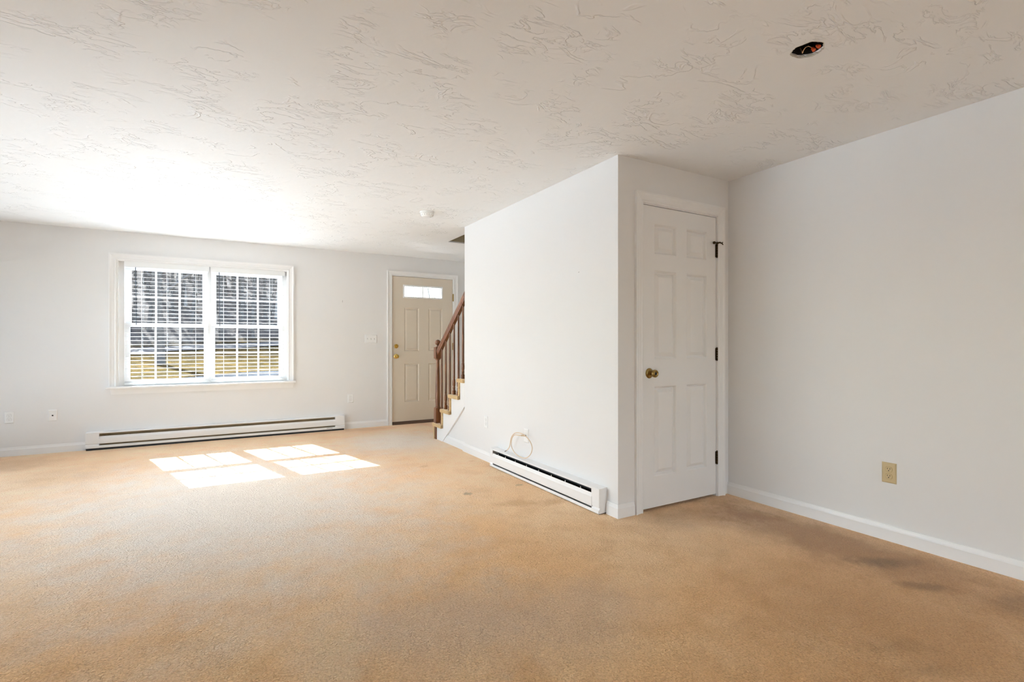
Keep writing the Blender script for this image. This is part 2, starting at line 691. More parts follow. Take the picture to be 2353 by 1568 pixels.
# ================================================================== STRUCTURE
# ---- floor
fl = MB()
NX, NY = 290, 440
fx0, fx1, fy0, fy1 = XL - 0.1, XR + 0.1, YB - 0.1, YW + 0.02
for j in range(NY + 1):
    for i in range(NX + 1):
        x = fx0 + (fx1 - fx0) * i / NX
        y = fy0 + (fy1 - fy0) * j / NY
        fl.v.append((x, y, 0.0))
for j in range(NY):
    for i in range(NX):
        a = j * (NX + 1) + i
        fl.f.append((a, a + 1, a + NX + 2, a + NX + 1))
floor = fl.build('floor', 'carpet')
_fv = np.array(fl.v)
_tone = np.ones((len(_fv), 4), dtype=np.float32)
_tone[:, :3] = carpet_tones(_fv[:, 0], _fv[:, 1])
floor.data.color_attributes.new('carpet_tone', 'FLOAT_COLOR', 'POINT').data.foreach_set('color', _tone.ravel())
tag(floor, 'worn tan wall-to-wall carpet with brown stains along the right wall', 'carpet', kind='structure')
sub = MB().box(fx0, fx1, fy0, fy1, -0.25, -0.02)
sb_ = sub.build('subfloor', 'siding', floor)

# ---- window wall
W0, W1, WZ0, WZ1 = -0.945, 0.753, 0.650, 2.027       # window opening (inside the casing)
D0, D1, DZ1 = 2.062, 2.988, 2.068                    # entry door opening
wb = MB()
wall_cells(wb, 'y', YW, YWO, [XL - 0.16, W0, W1, D0, D1, XR + 0.16], [-0.25, 0.0, WZ0, WZ1, DZ1, 2.60],
           [(W0, W1, WZ0, WZ1), (D0, D1, 0.0, DZ1)])
wall_window = wb.build('wall_back', 'wall')
tag(wall_window, 'cream painted wall holding the double window and the entry door', 'wall', kind='structure')

# ---- left wall, wall behind the camera (with an added door opening), right wall
S0, S1, SZ1 = 2.55, 6.65, 2.10                        # made-up glazed door in the left wall, added to let light in
wl = MB()
P0, P1, PZ1 = -1.95, -0.75, 2.03                       # second made-up glazed door, added for light beside the camera
wall_cells(wl, 'x', XL - 0.16, XL, [YB - 0.16, P0, P1, S0, S1, YW], [-0.25, 0.0, PZ1, SZ1, 2.60], [(S0, S1, 0.0, SZ1), (P0, P1, 0.0, PZ1)])
wall_left = wl.build('wall_left', 'wall')
tag(wall_left, 'plain white side wall outside the picture', 'wall', kind='structure')
B0, B1, BZ1 = 1.60, 3.10, 2.03                        # made-up glazed door behind the camera, added for light
wf = MB()
wall_cells(wf, 'y', YB - 0.16, YB, [XL, B0, B1, XR + 0.16], [-0.25, 0.0, BZ1, 2.60], [(B0, B1, 0.0, BZ1)])
wall_front = wf.build('wall_front', 'wall')
tag(wall_front, 'white wall behind the camera with an added glazed double door', 'wall', kind='structure')
wr = MB().box(XR, XR + 0.16, YB, YW, -0.25, 5.0)
wall_right = wr.build('wall_right', 'wall')
tag(wall_right, 'bare off-white wall with one ivory outlet', 'wall', kind='structure')

# ---- stair wall and closet wall
YE = 4.828                                            # end of the full-height stair wall
ws = MB()
ws.box(XS, XS + 0.125, YC, YE, 0.0, 2.60)
wall_stair = ws.build('wall_stair', 'wall')
tag(wall_stair, 'white full-height wall between the room and the stairs', 'wall', kind='structure')
K0, K1, KZ1 = 2.432, 3.177, 2.056                     # closet door opening
wc = MB()
wall_cells(wc, 'y', YC, YC + 0.115, [XS + 0.125, K0, K1, XR], [0.0, KZ1, 2.60], [(K0, K1, 0.0, KZ1)])
wc.box(XS + 0.002, XS + 0.126, YC + 0.0004, YC + 0.05, 0.0, 2.60)
wall_closet = wc.build('wall_closet', 'wall')
tag(wall_closet, 'narrow shaded wall around the white closet door', 'wall', kind='structure')

# ---- ceiling with the stairwell opening and the round fixture hole
HX, HY, HR = 2.110, 1.209, 0.060
OX, OY0, OY1 = 2.372, 2.60, 5.627
cb = MB()
cx_cuts = [XL, HX - 0.11, HX + 0.11, OX, XR]
cy_cuts = [YB, HY - 0.11, HY + 0.11, OY0, OY1, YW]
CT = CEIL + 0.013
for i in range(4):
    for j in range(5):
        x0, x1, y0, y1 = cx_cuts[i], cx_cuts[i + 1], cy_cuts[j], cy_cuts[j + 1]
        if i == 3 and j == 3:
            continue
        if i == 1 and j == 1:
            seg = 48
            ring, outer = [], []
            for k in range(seg):
                a = 2 * math.pi * k / seg
                rr = HR * (1 + 0.035 * math.sin(3 * a + 1) + 0.03 * math.sin(7 * a) + random.uniform(-0.02, 0.02))
                ring.append((HX + rr * math.cos(a), HY + rr * math.sin(a)))
                t = 0.11 / max(abs(math.cos(a)), abs(math.sin(a)))
                outer.append((HX + t * math.cos(a), HY + t * math.sin(a)))
            HOLE_RING = ring
            o = len(cb.v)
            cb.v += [(p[0], p[1], CEIL) for p in ring] + [(p[0], p[1], CEIL) for p in outer]
            cb.v += [(p[0], p[1], CT) for p in ring] + [(p[0], p[1], CT) for p in outer]
            for k in range(seg):
                k2 = (k + 1) % seg
                cb.f.append((o + k, o + k2, o + seg + k2, o + seg + k))
                cb.f.append((o + 2 * seg + k, o + 3 * seg + k, o + 3 * seg + k2, o + 2 * seg + k2))
                cb.f.append((o + k, o + 2 * seg + k, o + 2 * seg + k2, o + k2))
            continue
        cb.box(x0, x1, y0, y1, CEIL, CT)
ceiling = cb.build('ceiling', 'ceiling')
tag(ceiling, 'white ceiling with hand-trowelled plaster ridges', 'ceiling', kind='structure')
# upper floor slab above the drywall, thick enough to give the stairwell its edge
us = MB()
for (x0, x1, y0, y1) in ((XL, OX, YB, YW), (OX, XR, YB, OY0), (OX, XR, OY1, YW)):
    if x0 == XL:
        us.box(XL, HX - 0.11, YB, YW, CT, 2.60)
        us.box(HX + 0.11, OX, YB, YW, CT, 2.60)
        us.box(HX - 0.11, HX + 0.11, YB, HY - 0.11, CT, 2.60)
        us.box(HX - 0.11, HX + 0.11, HY + 0.11, YW, CT, 2.60)
        us.box(HX - 0.11, HX + 0.11, HY - 0.11, HY + 0.11, 2.50, 2.60)
    else:
        us.box(x0, x1, y0, y1, CT, 2.60)
us.build('upper_floor_slab', 'upper_wall', ceiling)
# walls of the stairwell on the floor above
uw = MB()
uw.box(OX - 0.10, OX, OY0, OY1 + 0.1, 2.60, 5.0)
uw.box(OX, XR, OY1, OY1 + 0.1, 2.60, 5.0)
uw.box(OX, XR, OY0 - 0.1, OY0, 2.60, 5.0)
uw.box(OX - 0.1, XR + 0.16, OY0 - 0.1, OY1 + 0.1, 5.0, 5.1)
wall_upper = uw.build('wall_upper', 'upper_wall')
tag(wall_upper, 'dim tan stairwell wall seen through the ceiling opening', 'wall', kind='structure')
roof = MB()
roof.box(XL - 0.5, OX - 0.1, YB - 0.5, YWO + 0.35, 2.60, 2.75)
roof.box(OX - 0.1, XR + 0.5, OY1 + 0.1, YWO + 0.35, 2.60, 2.75)
roof.box(OX - 0.1, XR + 0.5, YB - 0.5, OY0 - 0.1, 2.60, 2.75)
tag(roof.build('roof', 'siding'), 'house roof above the room', 'roof', kind='structure')

# ---- baseboards
BB = [(0, 0.0), (0.0, 0.013), (0.063, 0.013), (0.071, 0.0095), (0.079, 0.0075), (0.088, 0.006), (0.088, 0.0)]


def baseboard(name, label, runs):
    """runs: list of plan paths; left normal of the path must point into the room"""
    mb = MB()
    for path in runs:
        prof = [(d, h) for (h, d) in BB]
        mb.sweep(path, prof, lambda a, b, d: (a, b, d))
    o = mb.build(name, 'trim')
    tag(o, label, 'baseboard', kind='structure')
    return o


baseboard('baseboard_back', 'white baseboard along the window wall beside the long heater',
          [[(-1.205, YW), (XL + 0.02, YW)], [(2.012, YW), (1.428, YW)], [(XR, YW), (3.056, YW)]])
baseboard('baseboard_right', 'white baseboard along the bare right wall', [[(XR, YB), (XR, YC)]])
baseboard('baseboard_closet', 'white baseboard wrapping the corner beside the closet door',
          [[(2.356, YC), (XS, YC), (XS, 2.585)]])
baseboard('baseboard_stair', 'white baseboard on the stair wall beyond the short heater', [[(XS, 4.132), (XS, 4.852)]])
baseboard('baseboard_understair', 'short white baseboard below the stair skirt board', [[(XS + 0.020, 4.83), (XS + 0.020, 5.44)]])

# ================================================================== WINDOW
win = empty('window_1', (-0.096, YW, WZ0))
tag(win, 'white double window of two six-over-six sashes behind blinds', 'window', kind='structure')
toW = lambda a, b, d: (a, YW - d, b)
CAS = [(0, 0), (0, 0.010), (0.010, 0.013), (0.016, 0.010), (0.044, 0.014), (0.058, 0.020), (0.068, 0.020), (0.068, 0)]
# path runs so that its left normal points outward (away from the opening)
c = MB()
c.sweep([(W1, WZ0 + 0.008), (W1, WZ1), (W0, WZ1), (W0, WZ0 + 0.008)], [(-w, d) for (w, d) in CAS], toW)
c.build('casing', 'trim', win)
st = MB().box(W0 - 0.091, W1 + 0.087, YW - 0.068, YW + 0.055, WZ0 - 0.014, WZ0 + 0.008, 0.005)
st.build('stool', 'trim', win)
ap = MB().prism([(W0 - 0.056, 0.636), (W1 + 0.070, 0.636), (W1 + 0.054, 0.574), (W0 - 0.046, 0.574)], 'y', YW - 0.017, YW)
ap.build('apron', 'trim', win)
# jamb liner and outer frame
fr = MB()
fr.box(W0, W0 + 0.012, YW, YWO, WZ0 + 0.012, WZ1 - 0.012)
fr.box(W1 - 0.012, W1, YW, YWO, WZ0 + 0.012, WZ1 - 0.012)
fr.box(W0, W1, YW, YWO, WZ1 - 0.012, WZ1)
fr.box(W0, W1, YW + 0.05, YWO, WZ0, WZ0 + 0.012)
fr.build('jamb', 'trim', win)
XM = -0.0875                                           # centre of the mullion
vf = MB()
for (a, b) in ((W0 + 0.012, W0 + 0.060), (W1 - 0.060, W1 - 0.012), (XM - 0.018, XM + 0.018)):
    vf.box(a, b, YW + 0.052, YWO - 0.002, WZ0 + 0.030, WZ1 - 0.055)
vf.box(W0 + 0.012, W1 - 0.012, YW + 0.052, YWO - 0.002, WZ1 - 0.055, WZ1 - 0.012)
vf.box(W0 + 0.012, W1 - 0.012, YW + 0.052, YWO - 0.002, WZ0 + 0.012, WZ0 + 0.030)
vf.build('frame', 'vinyl', win)
pane_cache = {}


def pane(mx, w, h, parent, loc, name='pane'):
    key = (round(w, 4), round(h, 4))
    if key not in pane_cache:
        pane_cache[key] = MB().box(-w / 2, w / 2, -0.0015, 0.0015, -h / 2, h / 2).mesh('pane', 'glass')
    return inst(name, pane_cache[key], parent, loc)


def sash(gx0, gx1, gz0, gz1, ox0, ox1, oz0, oz1, y):
    """one sash: glass opening g inside outer size o; three by two lights"""
    s = MB()
    t = 0.028
    s.box(ox0 + 0.0005, gx0, y, y + t, oz0, oz1)
    s.box(gx1, ox1 - 0.0005, y, y + t, oz0, oz1)
    s.box(gx0, gx1, y, y + t, oz0, gz0)
    s.box(gx0, gx1, y, y + t, gz1, oz1)
    so = s.build('sash', 'vinyl', win)
    w, h = gx1 - gx0, gz1 - gz0
    mw = 0.019
    for k in (1, 2):
        xc = gx0 + w * k / 3
        inst('muntin', MB().box(-mw / 2, mw / 2, -0.005, 0.005, -h / 2, h / 2).mesh('muntin', 'vinyl'), so, (xc, y + t / 2, gz0 + h / 2))
    zc = gz0 + h / 2
    inst('muntin', MB().box(-w / 2, w / 2, -0.0045, 0.0045, -mw / 2, mw / 2).mesh('muntin', 'vinyl'), so, (gx0 + w / 2, y + t / 2, zc))
    pw, ph = (w - 2 * mw) / 3, (h - mw) / 2
    for i in range(3):
        for j in range(2):
            pane(None, pw, ph, so, (gx0 + pw / 2 + i * (pw + mw), y + t / 2, gz0 + ph / 2 + j * (ph + mw)))
    return so


ZM = 1.329
LX0, LX1 = W0 + 0.060, XM - 0.018
RX0, RX1 = XM + 0.018, W1 - 0.060
sash(-0.829, -0.158, 1.350, 1.937, LX0, LX1, 1.318, WZ1 - 0.055, YW + 0.096)
sash(-0.017, 0.645, 1.350, 1.937, RX0, RX1, 1.318, WZ1 - 0.055, YW + 0.096)
sash(-0.838, -0.144, 0.722, 1.306, LX0, LX1, WZ0 + 0.030, 1.350, YW + 0.062)
sash(-0.030, 0.657, 0.722, 1.306, RX0, RX1, WZ0 + 0.030, 1.350, YW + 0.062)


# ================================================================== BLINDS
def blind(x0, x1, label, wand_x, tassels, ladders, z_rail):
    cx = (x0 + x1) / 2
    root = empty('venetian_blind', (cx, YW + 0.025, WZ0 + 0.01))
    tag(root, label, 'blind', 'blinds in the double window')
    h = MB()
    h.box(x0, x1, YW + 0.006, YW + 0.045, 1.962, 2.012, 0.004)
    h.build('headrail', 'blind', root)
    hv = MB().box(x0, x1, YW - 0.001, YW + 0.004, 1.957, 2.014, 0.0015)
    hv.build('valance', 'blind', root)
    w = 0.029
    L = x1 - x0 - 0.012
    sl = MB()
    n = 6
    top, bot = [], []
    for k in range(n + 1):
        u = -w / 2 + w * k / n
        cr = 0.0012 * (1 - (2 * u / w) ** 2)
        top.append((u, cr + 0.0005))
        bot.append((u, cr - 0.0005))
    sl.prism(top + bot[::-1], 'x', -L / 2, L / 2)
    me = sl.mesh('slat', 'blind')
    pitch = 0.0437
    z = z_rail + 0.036
    yb = YW + 0.027
    zs = []
    while z < 1.955:
        zs.append(z)
        z += pitch
    for k, z in enumerate(zs):
        inst('slat', me, root, (cx, yb, z + random.uniform(-0.0008, 0.0008)), (R(4.8 + random.uniform(-0.4, 0.4)), 0, 0))
    br = MB().box(x0 + 0.004, x1 - 0.006, yb - 0.013, yb + 0.013, z_rail - 0.010, z_rail + 0.009, 0.003)
    br.build('bottom_rail', 'blind', root)
    for lx in ladders:
        t = MB()
        t.tube([(lx, yb - 0.0135, 1.962), (lx + 0.002, yb - 0.0135, z_rail)], 0.0017, 5)
        t.tube([(lx, yb + 0.0135, 1.962), (lx, yb + 0.0135, z_rail)], 0.0017, 5)
        t.build('ladder_cord', 'cord', root)
    wd = MB().tube([(wand_x, YW - 0.008, 1.955), (wand_x + 0.001, YW - 0.010, 1.90), (wand_x + 0.007, YW - 0.010, 1.322)], 0.0042, 6)
    wd.build('tilt_wand', 'wand', root)
    for (tx, tz) in tassels:
        pc = MB().tube([(tx + 0.004, YW - 0.004, 1.957), (tx + 0.001, YW - 0.008, tz + 0.02)], 0.0010, 4)
        po = pc.build('pull_cord', 'cord', root)
        ts = MB().lathe([(0.0018, 0.020), (0.0040, 0.014), (0.0052, -0.012), (0.0046, -0.018)], (tx, YW - 0.008, tz), seg=10)
        ts.build('tassel', 'tassel', po)
    return root


blind(-0.882, -0.086, 'white slatted blind hanging in the window half farther from the door', -0.780,
      [(-0.213, 1.687), (-0.208, 1.605)], (-0.730, -0.499, -0.223), 0.680)
blind(-0.076, 0.716, 'white slatted blind hanging in the window half nearer the entry door', 0.012,
      [(0.578, 1.712), (0.566, 1.502)], (0.057, 0.307, 0.550), 0.680)


# ================================================================== DOORS
def panel_mesh(w, h, y_sign, depth=0.009, name='panel', m='door_white', scale=1.0):
    """moulded raised panel, centred on the origin, facing -y"""
    mb = MB()
    rings = [(0.0, 0.0), (0.006, 0.0045), (0.014, depth), (0.019, depth), (0.042, 0.0015), (0.046, 0.001)]
    vs_ = []
    for (ins, d) in rings:
        ins *= scale
        for (sx, sz) in ((-1, -1), (1, -1), (1, 1), (-1, 1)):
            vs_.append((sx * (w / 2 - ins), d, sz * (h / 2 - ins)))
    fs_ = []
    for r_ in range(len(rings) - 1):
        for k in range(4):
            k2 = (k + 1) % 4
            fs_.append((r_ * 4 + k, r_ * 4 + k2, (r_ + 1) * 4 + k2, (r_ + 1) * 4 + k))
    o = (len(rings) - 1) * 4
    fs_.append((o, o + 1, o + 2, o + 3))
    # closed back so that the panel has thickness
    b = len(vs_)
    for (sx, sz) in ((-1, -1), (1, -1), (1, 1), (-1, 1)):
        vs_.append((sx * w / 2, 0.030, sz * h / 2))
    fs_ += [(k, (k + 1) % 4, b + (k + 1) % 4, b + k) for k in range(4)]
    fs_.append((b, b + 3, b + 2, b + 1))
    mb.add(vs_, fs_)
    return mb.mesh(name, m)


def door_slab(root, x0, x1, z0, z1, y, t, m, rects):
    """slab with rectangular cut-outs (x0,x1,z0,z1); front face at y"""
    xs_ = sorted({x0, x1, *[r_[0] for r_ in rects], *[r_[1] for r_ in rects]})
    zs_ = sorted({z0, z1, *[r_[2] for r_ in rects], *[r_[3] for r_ in rects]})
    mb = MB()
    for i in range(len(xs_) - 1):
        for j in range(len(zs_) - 1):
            am, zm = (xs_[i] + xs_[i + 1]) / 2, (zs_[j] + zs_[j + 1]) / 2
            if any(r_[0] < am < r_[1] and r_[2] < zm < r_[3] for r_ in rects):
                continue
            mb.box(xs_[i], xs_[i + 1], y, y + t, zs_[j], zs_[j + 1])
    return mb.build('slab', m, root)


def hinge(root, x, y, z0, z1, m='hinge'):
    hb = MB()
    n = 5
    for k in range(n):
        a = z0 + (z1 - z0) * k / n + 0.0006
        b = z0 + (z1 - z0) * (k + 1) / n - 0.0006
        hb.lathe([(0.0062, a), (0.0062, b)], (x, y - 0.004, 0), seg=12)
    hb.lathe([(0.004, z0 - 0.004), (0.0055, z0)], (x, y - 0.004, 0), seg=10)
    hb.lathe([(0.0055, z1), (0.0045, z1 + 0.005)], (x, y - 0.004, 0), seg=10)
    hb.box(x - 0.012, x, y - 0.001, y + 0.001, z0, z1)
    return hb.build('hinge', m, root, True)


# ---- entry door
d1 = empty('door_1', (2.525, YW, 0))
tag(d1, 'almond entry door with four small panes and brass knobs', 'door', kind='structure')
EY = YW + 0.012
ex0, ex1, ez0, ez1 = 2.076, 2.974, 0.040, 2.054
LITE = (2.229, 2.820, 1.757, 1.942)
ep = [(2.247, 2.460, 1.016, 1.624), (2.602, 2.812, 1.016, 1.624), (2.250, 2.460, 0.308, 0.841), (2.602, 2.812, 0.308, 0.841)]
LH = (LITE[0] + 0.014, LITE[1] - 0.014, LITE[2] + 0.014, LITE[3] - 0.014)
door_slab(d1, ex0, ex1, ez0, ez1, EY, 0.044, 'door_beige', ep + [LH])
for (a, b, c0, c1) in ep:
    inst('panel', panel_mesh(b - a, c1 - c0, -1, 0.009, m='door_beige', scale=0.85), d1, ((a + b) / 2, EY, (c0 + c1) / 2))
lf = MB()
lf.sweep([(LITE[1], LITE[2]), (LITE[1], LITE[3]), (LITE[0], LITE[3]), (LITE[0], LITE[2])],
         [(0, 0.0), (0, 0.006), (0.006, 0.011), (0.016, 0.012), (0.022, 0.006), (0.022, -0.03)],
         lambda a, b, d: (a, EY - d, b), closed=True)
lfo = lf.build('lite_frame', 'trim', d1)
gx0, gx1, gz0, gz1 = LITE[0] + 0.021, LITE[1] - 0.021, LITE[2] + 0.021, LITE[3] - 0.021
for k in range(4):
    w = (gx1 - gx0 - 3 * 0.008) / 4
    pane(None, w, gz1 - gz0, lfo, (gx0 + w / 2 + k * (w + 0.008), EY + 0.018, (gz0 + gz1) / 2))
for k in range(3):
    w = (gx1 - gx0 - 3 * 0.008) / 4
    xk = gx0 + (k + 1) * w + k * 0.008 + 0.004
    inst('muntin', MB().box(-0.004, 0.004, -0.006, 0.006, -(gz1 - gz0) / 2, (gz1 - gz0) / 2).mesh('muntin', 'steel'), lfo, (xk, EY + 0.018, (gz0 + gz1) / 2))
scs = MB()
for sx in (0.12, 0.37, 0.63, 0.88):
    for zz in (LITE[2] + 0.011, LITE[3] - 0.011):
        xx = LITE[0] + (LITE[1] - LITE[0]) * sx
        scs.lathe([(0.003, 0.0), (0.0025, 0.0015)], (xx, EY - 0.0118, zz), (0, -1, 0), 8)
scs.build('screw_plugs', 'scuff', lfo)
# casing and jamb
ec = MB()
ec.sweep([(D1 - 0.002, 0.0), (D1 - 0.002, DZ1 - 0.006), (D0 + 0.004, DZ1 - 0.006), (D0 + 0.004, 0.0)], [(-w * 0.93, d) for (w, d) in CAS], toW)
ec.build('casing', 'trim', d1)
ej = MB()
ej.box(D0, ex0 - 0.003, YW, YWO, 0, ez1 + 0.003)
ej.box(ex1 + 0.003, D1, YW, YWO, 0, ez1 + 0.003)
ej.box(D0, D1, YW, YWO, ez1 + 0.003, DZ1)
ej.box(ex0 - 0.003, ex0 + 0.012, EY + 0.046, EY + 0.060, 0, ez1 - 0.012)
ej.box(ex1 - 0.012, ex1 + 0.003, EY + 0.046, EY + 0.060, 0, ez1 - 0.012)
ej.box(ex0 - 0.003, ex1 + 0.003, EY + 0.046, EY + 0.060, ez1 - 0.012, ez1 + 0.003)
ej.build('jamb', 'trim', d1)
th = MB().prism([(YW - 0.015, 0.0), (YW - 0.008, 0.020), (YW + 0.008, 0.030), (YW + 0.020, 0.039), (YWO, 0.039), (YWO, 0.0)], 'x', D0 + 0.014, D1 - 0.014)
th.build('threshold', 'bronze_sill', d1)
db = MB().lathe([(0.030, 0), (0.030, 0.006), (0.024, 0.014), (0.022, 0.016)], (2.131, EY, 1.085), (0, -1, 0), 24)
dbo = db.build('deadbolt', 'brass', d1, True)
q = MB()
q.box(-0.006, 0.006, -0.017, 0.0, -0.019, 0.019, 0.003)
tn = inst('thumb_turn', q.mesh('thumb_turn', 'brass', True), dbo, (2.131, EY - 0.014, 1.085), (0, R(40), 0))
KN = [(0.033, 0), (0.033, 0.004), (0.027, 0.010), (0.014, 0.014), (0.012, 0.026), (0.020, 0.032), (0.0265, 0.042), (0.0275, 0.052), (0.024, 0.061), (0.015, 0.065)]
kn = MB().lathe(KN, (2.131, EY, 0.946), (0, -1, 0), 24)
kno = kn.build('door_knob', 'brass', d1, True)
for (z0, z1) in ((1.742, 1.844), (1.03, 1.13), (0.22, 0.32)):
    hinge(d1, 2.980, YW + 0.002, z0, z1, 'brass_old')

# ---- closet door
d2 = empty('door_2', (2.80, YC, 0))
tag(d2, 'white six-panel closet door with tarnished brass knob', 'door', kind='structure')
KY = YC + 0.004
kx0, kx1, kz0, kz1 = 2.4385, 3.1705, 0.017, 2.045
kp = []
for (a, b) in ((2.546, 2.757), (2.860, 3.070)):
    for (c0, c1) in ((1.726, 1.929), (1.016, 1.614), (0.224, 0.831)):
        kp.append((a, b, c0, c1))
door_slab(d2, kx0, kx1, kz0, kz1, KY, 0.035, 'door_white', kp)
for (a, b, c0, c1) in kp:
    inst('panel', panel_mesh(b - a, c1 - c0, -1, 0.018), d2, ((a + b) / 2, KY, (c0 + c1) / 2))
toK = lambda a, b, d: (a, YC - d, b)
kc = MB()
kc.sweep([(K1, 0.0), (K1, KZ1), (K0, KZ1), (K0, 0.0)], [(-w * 1.02, d) for (w, d) in CAS], toK)
kc.build('casing', 'trim', d2)
kj = MB()
kj.box(K0, kx0 - 0.0035, YC, YC + 0.115, 0, kz1 + 0.004)
kj.box(kx1 + 0.0025, K1, YC, YC + 0.115, 0, kz1 + 0.004)
kj.box(K0, K1, YC, YC + 0.115, kz1 + 0.004, KZ1)
kj.box(kx0 - 0.0035, K0 + 0.016, KY + 0.037, KY + 0.05, 0, kz1 + 0.004)
kj.box(K1 - 0.016, kx1 + 0.0025, KY + 0.037, KY + 0.05, 0, kz1 + 0.004)
kj.build('jamb', 'trim', d2)
k2 = MB().lathe([(0.034, 0), (0.034, 0.003), (0.031, 0.007), (0.022, 0.010), (0.015, 0.012), (0.0135, 0.024), (0.0165, 0.032), (0.0245, 0.042),
                 (0.0265, 0.050), (0.0255, 0.058), (0.021, 0.064), (0.018, 0.065), (0.012, 0.061), (0.010, 0.0605)], (2.499, KY, 0.922), (0, -1, 0), 28)
k2o = k2.build('door_knob', 'brass_old', d2, True)
kh = MB().lathe([(0.0095, 0.0), (0.0095, 0.0022)], (2.499, KY - 0.0595, 0.922), (0, -1, 0), 14)
kh.build('lock_recess', 'black', k2o)
for dz in (-0.020, 0.020):
    MB().lathe([(0.0035, 0), (0.003, 0.0022)], (2.511, KY - 0.0065, 0.922 + dz), (0, -1, 0), 8).build('rose_screw', 'black', k2o)
for (z0, z1) in ((1.754, 1.850), (0.998, 1.088), (0.238, 0.330)):
    hg = hinge(d2, 3.1725, YC, z0, z1, 'hinge')
# hinge-pin door stop on the top hinge: a cross bar with a padded screw towards the door and a forked pad on the casing
ds = MB()
ds.lathe([(0.0075, 1.850), (0.009, 1.853), (0.009, 1.862), (0.007, 1.866)], (3.1725, YC - 0.006, 0), seg=12)
ds.tube([(3.1725, YC - 0.008, 1.858), (3.150, YC - 0.020, 1.857), (3.128, YC - 0.024, 1.856)], 0.0028, 8)
ds.lathe([(0.004, -0.004), (0.0095, 0.0), (0.0105, 0.006), (0.0095, 0.013), (0.006, 0.016)], (3.128, YC - 0.022, 1.855), (-0.75, 0.55, -0.12), 14)
ds.tube([(3.1725, YC - 0.008, 1.859), (3.186, YC - 0.019, 1.862), (3.198, YC - 0.020, 1.859), (3.206, YC - 0.020, 1.857)], [0.005, 0.0058, 0.005, 0.004], 8)
ds.tube([(3.205, YC - 0.021, 1.858), (3.213, YC - 0.022, 1.866)], [0.004, 0.0035], 8)
ds.tube([(3.205, YC - 0.021, 1.857), (3.216, YC - 0.022, 1.848)], [0.004, 0.0035], 8)
ds.build('hinge_pin_stop', 'hinge', d2, True)


# ================================================================== ADDED GLAZED DOORS, unseen, made up to let light in
def added_door(name, label, a0, a1, z1):
    root = empty(name, (XL, (a0 + a1) / 2, 0))
    tag(root, label, 'door', kind='structure')
    am = (a0 + a1) / 2
    pf = MB()
    for (a, b, c0, c1) in ((a0, a0 + 0.06, 0, z1), (a1 - 0.06, a1, 0, z1), (a0, a1, z1 - 0.06, z1), (a0, a1, 0, 0.05), (am - 0.05, am + 0.05, 0, z1)):
        pf.box(XL - 0.12, XL - 0.06, a, b, c0, c1)
    pf.build('frame', 'vinyl', root)
    for (a, b) in ((a0 + 0.06, am - 0.05), (am + 0.05, a1 - 0.06)):
        MB().box(XL - 0.0915, XL - 0.0885, a, b, 0.05, z1 - 0.06).build('pane', 'glass', root)


added_door('added_door_3', 'added unseen glazed door letting light in beside the camera', P0, P1, PZ1)
added_door('added_door_4', 'added unseen glazed door letting light in near the window wall', S0, S1, SZ1)
bd = empty('added_door_5', ((B0 + B1) / 2, YB, 0))
tag(bd, 'added unseen glazed double door letting light in behind the camera', 'door', kind='structure')
pf = MB()
bmid = (B0 + B1) / 2
for (a, b, c0, c1) in ((B0, B0 + 0.06, 0, BZ1), (B1 - 0.06, B1, 0, BZ1), (B0, B1, BZ1 - 0.06, BZ1), (B0, B1, 0, 0.05), (bmid - 0.05, bmid + 0.05, 0, BZ1)):
    pf.box(a, b, YB - 0.12, YB - 0.06, c0, c1)
pf.build('frame', 'vinyl', bd)
for (a, b) in ((B0 + 0.06, bmid - 0.05), (bmid + 0.05, B1 - 0.06)):
    MB().box(a, b, YB - 0.0915, YB - 0.0885, 0.05, BZ1 - 0.06).build('pane', 'glass', bd)


# ================================================================== STAIRS
RISE, RUN = 0.187, 0.235
N0 = 5.700                                             # nose of the first step
SX0, SX1 = XS - 0.022, XR - 0.004                              # tread ends
stairs = empty('staircase', (2.75, N0, 0))
tag(stairs, 'tan carpeted staircase with a white skirt board climbing behind the wall', 'staircase')
NST = 12
for k in range(NST):
    yn = N0 - RUN * k
    zt = RISE * (k + 1)
    x0 = SX0 if yn - RUN > YE - 0.30 else XS + 0.130
    if yn < YE + 0.02:
        x0 = XS + 0.130
    yb_ = yn - RUN - 0.03
    # carpet wrapped over the rounded nosing, the riser below it set back
    r_ = 0.019
    prof = []
    for a in range(0, 181, 30):
        prof.append((yn - r_ + r_ * math.sin(R(a)), zt - r_ + r_ * math.cos(R(a))))
    prof += [(yb_, zt - 2 * r_), (yb_, zt)]
    t = MB()
    if x0 == SX0 and yb_ < YE + 0.004:
        # last visible tread is notched round the end of the wall
        pr1 = prof[:7] + [(YE + 0.004, zt - 2 * r_), (YE + 0.004, zt)]
        t.prism(pr1, 'x', SX0, SX1)
        pr2 = [(YE + 0.004, zt), (YE + 0.004, zt - 2 * r_), (yb_, zt - 2 * r_), (yb_, zt)]
        t.prism(pr2, 'x', XS + 0.130, SX1)
    else:
        t.prism(prof, 'x', x0, SX1)
    to = t.build('tread', 'stair_carpet', stairs, True)
    rx0 = XS - 0.016 if x0 == SX0 else x0
    rs = MB().box(rx0, SX1, yn - 0.052, yn - 0.026, max(0.0, zt - RISE), zt - 2 * r_ + 0.002, 0.004)
    rs.build('riser', 'stair_carpet', to)
    ks = MB().box(XS + 0.131, SX1, yb_, yn - 0.050, max(0.002, zt - RISE - 0.20), zt - 2 * r_)
    ks.build('step_core', 'upper_wall', to)
